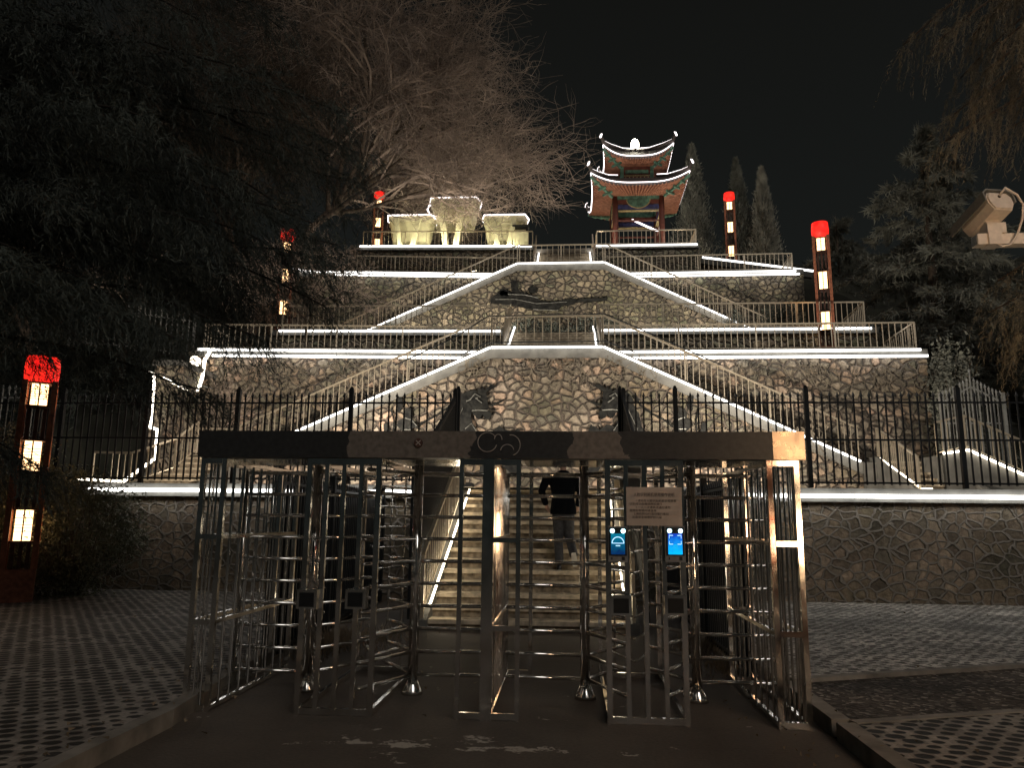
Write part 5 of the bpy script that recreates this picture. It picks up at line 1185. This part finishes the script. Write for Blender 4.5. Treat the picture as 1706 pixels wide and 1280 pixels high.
# near boughs at the upper right, from a conifer outside the picture
rc_ = thing('cedar_tree', 'warm lit drooping cedar boughs hanging in the upper corner over the security camera', 'tree', (7.2, 6.2, 0.1))
trunk(rc_, [(7.2, 6.2, 0), (7.2, 6.2, 5), (7.2, 6.3, 12)], [0.3, 0.24, 0.05])
V = []; lm = MB()
for px, py, Y, dr in ((1505, 75, 6.6, .5), (1560, 70, 6.2, .45), (1590, 190, 6.4, .4), (1575, 235, 6.3, .3), (1600, 130, 6.8, .5), (1640, 120, 6.0, .4), (1680, 60, 5.8, .4), (1655, 20, 6.6, .5), (1700, 140, 6.0, .4), (1690, 210, 6.3, .3),
                      (1650, 520, 6.6, .2), (1690, 560, 6.4, .2), (1660, 470, 6.9, .25), (1620, 60, 6.5, .5), (1630, 170, 6.5, .4), (1705, 500, 6.2, .2)):
    tip = at(px, py, Y); st = Vector((7.2, 6.3, tip.z+0.75))
    v, path = frond_cloud(st, tip, dr*1.6, 36, 0.42, 6, 0.30, 30, 0.045, 0.0055, 1.2); V.append(v)
    k = len(path); lm.tube([Vector(p) for p in path], [0.03*(1-0.9*i/(k-1))+0.003 for i in range(k)], 6)
lm.build('limb', 'bark', rc_, True, fix=False); cloud_obj('crown', np.concatenate(V), 'warm_needles', rc_)

def conifer(label, base, h, r, mat, layers=26, per=9, dens=34, group='dark conifers beyond the terraces', L=0.30, Wd=0.05):
    t = thing('conifer_tree', label, 'tree', base, group); b = Vector(base)
    trunk(t, [b, b+Vector((0.05, 0, h*0.5)), b+Vector((0, 0, h))], [h*0.018, h*0.012, 0.02])
    V = []
    for i in range(layers):
        f = 0.12+0.88*i/layers; z = b.z+h*f; rr = r*(1-f)**0.75*(0.75+0.5*rnd.random())+0.15
        a0 = rnd.random()*6.28
        for k in range(max(3, int(per*(1-0.5*f)))):
            a = a0+6.283*k/per+rnd.uniform(-.3, .3); l = rr*rnd.uniform(0.6, 1.15)
            tip = (b.x+l*cos(a), b.y+l*sin(a), z-l*0.12+rnd.uniform(-.2, .2)); st = (b.x, b.y, z+l*0.10)
            v, _ = bough_cloud(st, tip, 0.10*l, 9, l*0.34, dens, L, Wd, 0.35); V.append(v)
        V.append(tri_cloud(np.array([[b.x, b.y, z]])+rng.normal(size=(20, 3))*0.1, np.array([[0, 0, 1.0]])+rng.normal(size=(20, 3))*0.6, L, Wd))
    cloud_obj('crown', np.concatenate(V), mat, t); return t
conifer('dim spreading cedar beyond the second tier railing corner', (14.2, 29.5, 3.0), 14.6, 5.2, 'dim_needles', 26, 9, 40)
conifer('dim cedar standing behind the security camera', (19.5, 28.0, 2.0), 15.5, 5.0, 'dim_needles', 24, 9, 34)
conifer('dim cedar low on the slope at the far fence end', (16.5, 24.0, 1.6), 8.5, 3.6, 'dim_needles', 18, 8, 34)
conifer('dim cedar behind the two red lantern posts', (14.5, 40.0, 9.0), 9.0, 4.0, 'dim_needles', 16, 8, 34)
conifer('dark cedar on the slope behind the pier', (-17.0, 27.0, 3.5), 15.0, 5.0, 'cedar_needles', 22, 8, 34)
conifer('dark cedar on the slope behind the near lantern post', (-22.0, 24.0, 2.5), 15.0, 5.0, 'cedar_needles', 22, 8, 34)
def cypress(label, px, pyt, Y, w, mat='grey_needles'):
    top = at(px, pyt, Y); zb = 14.0; t = thing('cypress_tree', label, 'tree', (top.x, Y, zb), 'slim cypresses behind the pagoda')
    h = top.z-zb; b = Vector((top.x, Y, zb)); trunk(t, [b, b+Vector((0, 0, h*0.8))], [0.14, 0.03])
    n = 15000; f = rng.random(n)**0.8; a = rng.random(n)*6.283
    rad = w*np.clip((1-f)**0.8*1.15, 0, 1)*(0.75+0.25*np.sin(a*5+f*24)+0.18*rng.normal(size=n)); rad = np.clip(rad, 0.02, None)*(0.45+0.55*rng.random(n)**0.5)
    P = np.stack([b.x+rad*np.cos(a), b.y+rad*np.sin(a), b.z+f*h], 1)
    D = np.stack([np.cos(a)*0.45, np.sin(a)*0.45, np.ones(n)*0.9], 1)+rng.normal(size=(n, 3))*0.35; D /= np.linalg.norm(D, axis=1, keepdims=True)
    cloud_obj('crown', tri_cloud(P, D, 0.10+0.22*rng.random(n), 0.055), mat, t)
cypress('tall dim cypress right behind the pagoda eaves', 1152, 243, 44.5, 1.7, 'dim_needles')
cypress('dim cypress behind the slim far lantern post', 1225, 266, 46, 1.5, 'dim_needles')
cypress('pale frosted slim cypress, nearest the near red lantern post', 1268, 281, 45, 1.35)

# bare trees
def bare(label, base, h, lean, spread, levels, mat, seed, tips=None, name='bare_tree', zmin=-99, zlow=-99, up0=0.28, nl=6, rr=0.16, group='bare winter trees'):
    r_ = random.Random(seed); t = thing(name, label, 'tree', base, group); tr = MB(); tw = MB(); b = Vector(base)
    def grow(p, d, L, r, lev):
        k = 3 if lev > 0 else 4; pts = [p]; q = p; dd = d
        for i in range(k):
            jt = 0.16 if lev < 1 else (0.22 if lev < 3 else 0.34)
            dd = (dd+Vector((r_.gauss(0, jt), r_.gauss(0, jt), r_.gauss(0, jt*0.8)+(0.05 if lev < 2 else -0.03)))).normalized(); q = q+dd*(L/k); pts.append(q)
        if lev and q.z < zlow and q.x > base[0]+3.0: return
        rad = [r*(1-0.55*i/k) for i in range(k+1)]
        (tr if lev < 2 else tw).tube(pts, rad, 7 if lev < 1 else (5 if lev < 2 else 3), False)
        if lev >= levels: return
        nc = (nl, 7, 6, 6, 5, 4)[lev]
        for i in range(nc):
            f = 0.35+0.65*(i+r_.random())/nc if lev > 0 else 0.72+0.28*(i+0.5)/nc
            j = min(k-1, int(f*k)); p0 = pts[j].lerp(pts[j+1], f*k-j)
            if p0.z < zmin and p0.x > base[0]+2.2: continue
            az = r_.random()*6.283; axis = dd.orthogonal().normalized(); axis.rotate(Matrix.Rotation(az, 3, dd))
            ang = r_.uniform(0.45, 1.05) if lev else r_.uniform(0.5, 1.0)*spread
            nd = (dd*cos(ang)+axis*sin(ang))
            if p0.z < zmin+1.5 and nd.z < 0.05: nd.z = abs(nd.z)*0.5+0.06
            nd = (nd+Vector(lean)*(0.45 if lev < 2 else 0.12)+Vector((0, 0, up0 if lev == 0 else (0.12 if lev == 1 else 0)))).normalized()
            grow(p0, nd, L*r_.uniform(0.55, 0.8), max(0.009, r*0.52), lev+1)
    grow(b, Vector((lean[0]*0.25, 0, 1)).normalized(), h*0.46, rr, 0)
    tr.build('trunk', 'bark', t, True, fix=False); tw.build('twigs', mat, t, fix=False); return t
bare('wide bare tree leaning over the shelters, warm lit twigs', (-14.0, 31.0, 8.2), 21.0, (0.50, 0, 0.30), 0.95, 5, 'twig_bark', 3, nl=13, rr=0.24, zmin=15.4, zlow=16.0, up0=0.62)
bare('second bare tree with a twin trunk behind the cedar boughs', (-12.6, 31.0, 8.2), 17.0, (0.22, 0, 0.35), 0.9, 5, 'bark', 5, nl=8, rr=0.2, zmin=15.5, zlow=15.6)
bare('bare tree rising behind the shelters by the smallest lantern post', (-12.0, 43.0, 14.5), 12.5, (0.35, 0, 0.12), 1.1, 5, 'twig_bark', 9, nl=8, rr=0.16)
bare('bare slender tree in front of the second tier wall', (-9.2, 25.4, 6.7), 6.0, (0.10, 0, 0.1), 1.2, 4, 'twig_bark', 13, nl=7, rr=0.07)
bare('bare tree on the dark slope with a pale bent trunk', (-16.0, 22.0, 3.5), 9.0, (0.3, 0, 0.2), 1.0, 3, 'twig_bark', 17, nl=6, rr=0.14)
bare('thin leafless shrub against the lit wall behind the pier', (-11.0, 22.3, 2.4), 4.0, (0.15, 0, 0.1), 1.2, 3, 'twig_bark', 21, nl=6, rr=0.035)

# shrubs
def shrub(label, c, sx, sy, h, n, mat, L=0.06, Wd=0.035, twigs=30, group='shrubs around the terraces'):
    t = thing('shrub', label, 'shrub', c, group); c = np.array(c, float)
    tw = MB()
    for i in range(twigs):
        a = rnd.random()*6.283; q = rnd.random()**0.5
        tw.tube([tuple(c+np.array([0.2*sx*cos(a)*q, 0.2*sy*sin(a)*q, 0])), tuple(c+np.array([0.6*sx*cos(a)*q, 0.6*sy*sin(a)*q, h*0.5])), tuple(c+np.array([0.9*sx*cos(a)*q+rnd.gauss(0, .1), 0.9*sy*sin(a)*q, h*(0.75+0.25*rnd.random())]))], [0.012, 0.008, 0.003], 4)
    tw.build('stems', 'bark', t, fix=False)
    k = 70; cc_ = rng.normal(size=(k, 3)); cc_ /= np.linalg.norm(cc_, axis=1, keepdims=True); cc_ *= (0.55+0.4*rng.random((k, 1))); cc_[:, 2] = np.abs(cc_[:, 2]*0.95) if False else cc_[:, 2]
    cen_ = c+np.array([0, 0, h/2])+cc_*np.array([sx, sy, h/2])
    idx = rng.integers(0, k, n); P = cen_[idx]+rng.normal(size=(n, 3))*np.array([sx, sy, h*0.5])*0.17; P[:, 2] = np.maximum(P[:, 2], c[2]+0.02)
    D = rng.normal(size=(n, 3)); D[:, 2] += 0.3; D /= np.linalg.norm(D, axis=1, keepdims=True)
    cloud_obj('foliage', tri_cloud(P, D, L*(0.6+0.8*rng.random(n)), Wd), mat, t); return t
shrub('dense evergreen shrub behind the near lantern post, covering the low wall end', (-9.35, 14.0, 0.1), 1.15, 0.9, 2.35, 16000, 'shrub_leaf')
shrub('evergreen shrub at the picture edge behind the near lantern post', (-10.9, 13.8, 0.1), 1.1, 0.9, 3.1, 16000, 'shrub_leaf')
shrub('leafy creeper bush spilling over the end of the tall second tier wall', (11.5, 23.2, 3.0), 0.7, 0.6, 3.9, 5000, 'dim_needles', 0.12, 0.08)
shrub('low dark shrub behind the landing railing under the reclining relief', (-1.4, 32.2, Z3), 1.5, 0.5, 2.0, 4000, 'cedar_needles', 0.12, 0.06)
shrub('wide low dark shrub behind the landing railing, lantern side', (1.1, 32.2, Z3), 1.4, 0.5, 2.0, 4000, 'cedar_needles', 0.12, 0.06)
shrub('small clipped dark shrub under the cedar side flight', (-7.9, 32.4, Z3), 0.7, 0.5, 1.9, 3000, 'cedar_needles', 0.1, 0.05)
shrub('small clipped dark shrub at the foot of the upper lantern side flight', (7.3, 32.3, Z3), 0.6, 0.5, 2.2, 3000, 'cedar_needles', 0.1, 0.05)
shrub('dark bushy shrub next to the zigzag railing corner', (9.0, 31.8, Z3), 0.9, 0.5, 2.6, 3500, 'cedar_needles', 0.1, 0.05)

# trailing creepers on the upper part of the walls
def creeper(label, xa, xb, Y, z0, z1, n):
    t = thing('creeper', label, 'creeper', (xa, Y, z1), 'leafless creepers hanging on the walls'); m = MB(); r_ = random.Random(int(abs(xa*10)+Y))
    for i in range(n):
        x = r_.uniform(xa, xb); z = z1-r_.random()*0.2; pts = [(x, Y-0.015, z)]
        for k in range(r_.randint(4, 9)):
            x += r_.gauss(0, 0.13); z -= r_.uniform(0.02, 0.26)
            if z < z0: break
            pts.append((x, Y-0.012-0.03*r_.random(), z))
        if len(pts) > 2: m.tube(pts, [0.014*(1-0.6*i_/len(pts)) for i_ in range(len(pts))], 4, False)
    m.build('stems', 'creeper_stem', t, fix=False)
creeper('web of thin creeper stems under the landing over the dragon reliefs', -3.2, 2.2, 21.95, 5.2, 6.4, 70)
creeper('web of creeper stems beside the lantern side flight', 2.0, 7.0, 21.95, 2.6, 4.4, 50)
creeper('web of creeper stems on the tall wall below the near red lantern', 2.5, 10.6, 23.45, 5.5, 6.5, 80)
creeper('web of creeper stems on the tall wall behind bare twigs', -11.2, -6.0, 23.0, 3.8, 6.5, 80)

# leaf litter and the wires slung along the landing railings
n = 420; P = []
for i in range(n):
    q = rnd.random()
    if q < 0.35: p = (rnd.gauss(-3.3, .35), rnd.uniform(4, 12), 0.135)
    elif q < 0.7: p = (rnd.gauss(1.75, .28), rnd.uniform(5, 11.5), 0.02 if rnd.random() < .7 else 0.14)
    elif q < 0.8: p = (rnd.gauss(-2.6, .5), rnd.gauss(10.3, .7), 0.02)
    else: p = (rnd.uniform(-7, 7), rnd.uniform(4, 14), 0.14)
    if -3.05 < p[0] < 2.0: p = (p[0], p[1], 0.012)
    P.append(p)
P = np.array(P); D = rng.normal(size=(n, 3)); D[:, 2] = np.abs(D[:, 2])*0.3; D /= np.linalg.norm(D, axis=1, keepdims=True)
struct(cloud_obj('leaves', tri_cloud(P, D, 0.02+0.03*rng.random(n), 0.026), 'dry_leaf'), 'stuff')
tt = thing('grass_clump', 'dry grass clump at the kerb inside the turnstile, far end', 'grass clump', (1.75, 10.2, 0.02)); tt['kind'] = 'stuff'
def tuft(c, r, n, h): 
    P = np.array(c)+np.stack([rng.normal(size=n)*r, rng.normal(size=n)*r*2.2, np.zeros(n)], 1); D = rng.normal(size=(n, 3))*0.45; D[:, 2] = np.abs(D[:, 2])+0.6; D /= np.linalg.norm(D, axis=1, keepdims=True)
    return tri_cloud(P, D, h*(0.5+rng.random(n)), 0.012)
cloud_obj('blades', np.concatenate([tuft((1.72, 10.3, 0.0), 0.16, 500, 0.16), tuft((1.74, 8.9, 0.0), 0.12, 300, 0.12)]), 'dry_leaf', tt)
tt = thing('grass_clump', 'dry grass clump at the kerb by the far cage of the turnstile, shrub side', 'grass clump', (-3.1, 9.8, 0.02)); tt['kind'] = 'stuff'
cloud_obj('blades', np.concatenate([tuft((-3.0, 9.9, 0.0), 0.2, 600, 0.2), tuft((-2.5, 10.6, 0.0), 0.2, 300, 0.12)]), 'dry_leaf', tt)
def wire(label, pts, r=0.018):
    w_ = MB().tube(pts, r, 5).build('cable', 'black_iron'); tag(w_, label, 'cable', 'cables strung along the railings'); return w_
wire('black cable strung along the landing railing over the dragon reliefs', [(-5.2, 22.0, 6.15), (-3.4, 22.0, 7.0), (-2.4, 22.02, 7.66), (1.1, 22.02, 7.70), (2.4, 22.0, 7.1), (4.5, 22.0, 6.1)])
wire('black cable lying along the foot of the landing railing', [(-3.2, 21.98, 6.45), (-2.4, 21.98, 6.83), (1.1, 21.98, 6.85), (2.0, 21.98, 6.5)])
